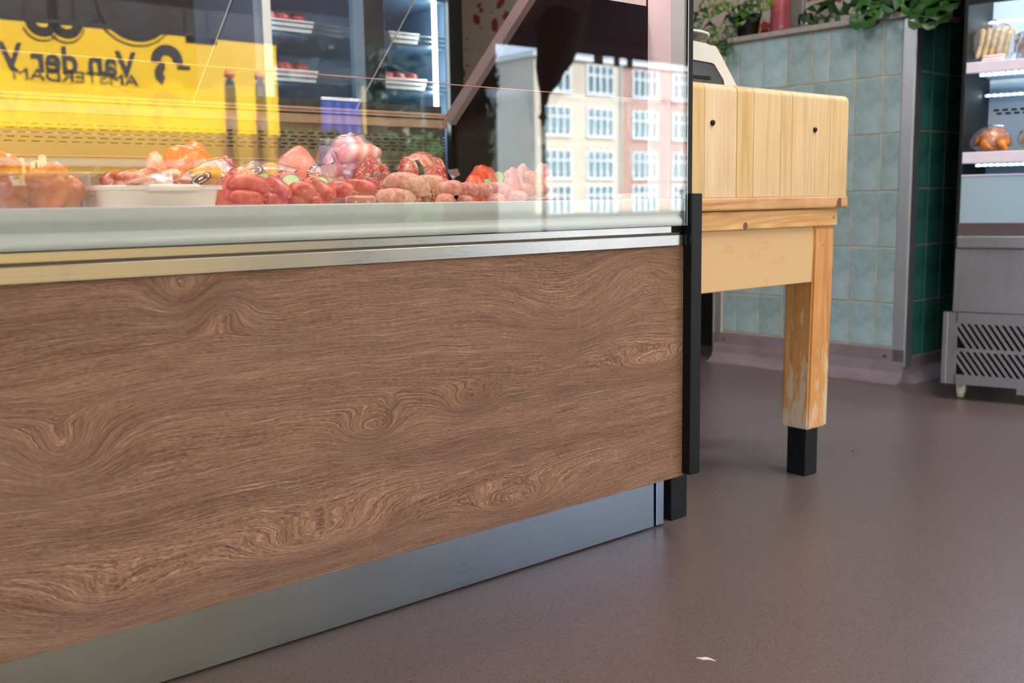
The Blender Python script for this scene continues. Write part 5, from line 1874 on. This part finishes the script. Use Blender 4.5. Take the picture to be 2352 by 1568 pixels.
# folded parasol
a_, b_ = mirror_at(1296, 32, -3.7), mirror_at(1247, 240, -3.7)
g_ = mirror_at(1242, 420, -3.7)
para = thing('folded_parasol', 'folded dark brown parasol on a greenish pole before the shop front', 'parasol', (b_.x, -3.7, -0.06))
mb = MB()
n = 9
pts = [a_.lerp(b_, k / (n - 1)) for k in range(n)]
wid = [0.30, 0.36, 0.36, 0.34, 0.30, 0.25, 0.18, 0.09, 0.03]
mb.tube(pts, [w * 0.50 for w in wid], 18)
for v in mb.bm.verts:
    v.co += Vector((1, 0.5, 0)) * 0.035 * mnoise.noise(Vector((v.co.x * 16, v.co.y * 16, v.co.z * 3)))
build('canopy', mb, plain('brown_parasol', srgb(50, 38, 32), 0.85, 0, 0.1, 0.3, 14), para, smooth=True)
build('pole', MB().tube([(b_.x, -3.7, -0.06), (b_.x, -3.7, b_.z + 0.1)], 0.022, 10), plain('green_pole', srgb(82, 86, 60), 0.5), para)
cl = mirror_at(1244, 268, -3.7)
build('collar', MB().lathe([(0.034, -0.02), (0.04, 0), (0.034, 0.02)], (b_.x, -3.7, cl.z), 14), plain('brass', srgb(150, 116, 60), 0.3, 0.8), para)
build('base', MB().lathe([(0.25, 0), (0.25, 0.05), (0.05, 0.09)], (b_.x, -3.7, -0.06), 20), M['dark'], para)

# apartment building across the square
BY = -50.0
bl = thing('building', 'pale rendered apartment building with white framed windows across the square', 'building', (58, BY - 5, -0.1))
M['render'] = plain('pale_render', srgb(222, 210, 192), 0.8, 0, 0.2, 0.08, 0.4)
M['brick'] = plain('rosy_brick', srgb(196, 160, 148), 0.85, 0, 0.2, 0.12, 2)
M['wframe'] = plain('white_window_frame', srgb(244, 246, 246), 0.5)
M['wpane'] = plain('window_glass', srgb(104, 140, 152), 0.1)
bx0 = mirror_at(1226, 130, BY).x
bx1 = mirror_at(1425, 130, BY).x
build('wall', MB().box(bx0, bx1, BY - 10, BY, -0.1, 10.7), M['render'], bl)
build('wall', MB().box(bx1, 86, BY - 10, BY - 0.05, -0.1, 10.9), M['brick'], bl)['label'] = 'rosy brick wing'
build('cornice', MB().box(bx0 - 0.2, 86, BY - 10, BY + 0.25, 10.55, 10.85), M['wframe'], bl)
build('roof', MB().box(bx0 + 0.3, 86, BY - 9.5, BY - 0.3, 10.85, 11.0), M['dark'], bl)


def window_mesh(w, h):
    f = MB()
    f.box(-w / 2 - .12, w / 2 + .12, 0.0, 0.14, -h / 2 - .22, -h / 2)
    f.box(-w / 2 - .12, w / 2 + .12, 0.0, 0.10, h / 2, h / 2 + .10)
    for k in range(5):
        x = -w / 2 + w * k / 4
        f.box(x - .09, x + .09, 0.0, 0.10, -h / 2, h / 2)
    f.box(-w / 2, w / 2, 0.0, 0.09, h * 0.16 - .07, h * 0.16 + .07)
    m_ = bpy.data.meshes.new('window')
    f.bm.to_mesh(m_)
    m_.materials.append(M['wframe'])
    g = MB().box(-w / 2, w / 2, 0.005, 0.03, -h / 2, h / 2)
    p_ = bpy.data.meshes.new('pane')
    g.bm.to_mesh(p_)
    p_.materials.append(M['wpane'])
    return m_, p_


wm, pm = window_mesh(2.6, 1.8)
xw = [47.4, mirror_at(1378, 185, BY).x, mirror_at(1482, 190, BY).x, mirror_at(1572, 190, BY).x, 66.5, 71.5, 76.5, 81.5]
for zc in (9.35, 6.35, 3.35, 0.9):
    for x in xw:
        o = link('window', wm, bl)
        o.location = (x - 58, 5 + (0.0 if x < bx1 else -0.05), zc + 0.1)
        p_ = link('pane', pm, o)
for x in (bx1, 63.9):
    build('downpipe', MB().tube([(x, BY + 0.1, -0.1), (x, BY + 0.1, 10.6)], 0.08, 8), M['steel_v'], bl)
q = mirror_at(1556, 238, BY)
lettering('lettering', 'AMA', q.x, q.z - 0.2, 0.75, bl, plain('dark_red_lettering', srgb(150, 50, 60), 0.6), 1.2, BY + 0.012)
# lower grey house beside it
gx0, gx1 = mirror_at(1128, 200, BY - 12).x, mirror_at(1180, 200, BY - 12).x
gh = thing('house', 'lower grey house standing left of the pale apartment building', 'building', ((gx0 + gx1) / 2, BY - 16, -0.1))
build('wall', MB().box(gx0, gx1 + 2, BY - 20, BY - 12, -0.1, 9.2), plain('grey_render', srgb(74, 78, 84), 0.8, 0, 0.2, 0.08, 0.5), gh)
build('roof', MB().prism([(gx0 - .3, 9.2), (gx1 + 2.3, 9.2), (gx1 + 2.3, 10.0), (gx0 + 1.2, 10.4)], 'y', BY - 20.2, BY - 11.8), M['dark'], gh)
wm2, pm2 = window_mesh(1.5, 2.2)
for zc in (7.2, 4.2, 1.4):
    for x in ((gx0 * .72 + gx1 * .28), (gx0 * .1 + gx1 * .9)):
        o = link('window', wm2, gh)
        o.location = (x - (gx0 + gx1) / 2, 4.0, zc + 0.1)
        link('pane', pm2, o)

# trees and a blue market bin along the street
M['foliage'] = leaf_mat('tree_leaf', srgb(34, 52, 46), srgb(48, 70, 60), srgb(84, 108, 90))
M['bark'] = plain('bark', srgb(92, 80, 66), 0.9, 0, 0.1, 0.2, 20)


def tree(px, y, h, spread, seed, label):
    q = mirror_at(px, 300, y)
    rnd = random.Random(seed)
    th = thing('street_tree', label, 'tree', (q.x, y, -0.06), 0, 'street trees')
    build('trunk', MB().tube([(q.x, y, -0.06), (q.x + .05, y, h * .25), (q.x - .05, y, h * .5), (q.x, y, h * .8)], [0.16, 0.13, 0.10, 0.04], 10), M['bark'], th)
    mb = MB()
    for _ in range(2600):  # crown made dense and dark to hide the sky's reflection
        d_ = Vector((rnd.gauss(0, 1), rnd.gauss(0, 1), rnd.gauss(0, 1))).normalized() * rnd.uniform(.55, 1)
        p = Vector((q.x + d_.x * spread, y + d_.y * spread, h * .62 + d_.z * h * .40))
        s_ = rnd.uniform(.16, .30)
        a_ = Vector((rnd.gauss(0, 1), rnd.gauss(0, 1), rnd.gauss(0, 1))).normalized()
        b = a_.orthogonal().normalized()
        c_ = a_.cross(b)
        mb.face([p - b * s_, p + c_ * s_ * .6, p + b * s_, p - c_ * s_ * .6])
    stuff(build('foliage', mb, M['foliage'], th))


tree(715, -13.0, 4.6, 1.5, 1, 'street tree nearest the end of the yellow trailer')
tree(850, -17.0, 5.8, 2.0, 2, 'street tree standing between the blue bin and the dark pier')
tree(975, -21.5, 6.4, 2.2, 3, 'street tree half hidden by the dark pier of the shop front')
qa, qb = mirror_at(738, 250, -9.0), mirror_at(830, 250, -9.0)
zt, zb = mirror_at(780, 232, -9.0).z, mirror_at(780, 322, -9.0).z
bn = thing('banner', 'bright blue cloth banner hanging from a pole in the street', 'banner', (qb.x + 0.03, -9.0, -0.06))
M['blue'] = plain('blue_cloth', srgb(40, 76, 170), 0.6)
mb = MB()
rings = []
for k in range(13):
    x = qa.x + (qb.x - qa.x) * k / 12
    yy = -9.0 + 0.03 * math.sin(k * 1.9)
    rings.append([(x, yy - 0.003, zb), (x, yy + 0.003, zb), (x, yy + 0.003, zt), (x, yy - 0.003, zt)])
loft(rings, mb)
build('cloth', mb, M['blue'], bn)
build('pole', MB().tube([(qb.x + 0.03, -9.0, -0.06), (qb.x + 0.03, -9.0, zt + 0.2)], 0.03, 10), plain('sand_pole', srgb(190, 160, 96), 0.5), bn)
build('crossbar', MB().tube([(qa.x, -9.0, zt + 0.02), (qb.x + 0.05, -9.0, zt + 0.02)], 0.012, 8), M['steel_v'], bn)

M['hedge'] = leaf_mat('hedge_leaf', srgb(30, 52, 26), srgb(46, 74, 34), srgb(70, 100, 50))
# hedges added to keep the low sky's reflection off the meat
hx0, hx1 = mirror_at(655, 380, -7.6).x, mirror_at(1035, 380, -7.6).x
for k in range(3):
    xa_, xb_ = hx0 + (hx1 - hx0) * k / 3 + 0.04, hx0 + (hx1 - hx0) * (k + 1) / 3 - 0.04
    hd = thing('hedge_planter', ['clipped hedge in a dark planter nearest the yellow trailer', 'middle clipped hedge in a dark planter below the street trees', 'clipped hedge in a dark planter nearest the dark pier'][k], 'planter', ((xa_ + xb_) / 2, -7.9, -0.06), 0, 'hedge planters in the street')
    build('box', MB().box(xa_, xb_, -8.2, -7.6, -0.06, 0.5, 0.01), M['dark'], hd)
    rnd = random.Random(40 + k)
    mb = MB().box(xa_ + .05, xb_ - .05, -8.15, -7.65, 0.45, 1.45)
    for _ in range(900):
        p = Vector((rnd.uniform(xa_, xb_), rnd.uniform(-8.25, -7.55), rnd.uniform(0.5, 1.55)))
        s_ = rnd.uniform(.04, .07)
        a_ = Vector((rnd.gauss(0, 1), rnd.gauss(0, 1), rnd.gauss(0, 1))).normalized()
        b_ = a_.orthogonal().normalized()
        c_ = a_.cross(b_)
        mb.face([p - b_ * s_, p + c_ * s_ * .6, p + b_ * s_, p - c_ * s_ * .6])
    stuff(build('foliage', mb, M['hedge'], hd))
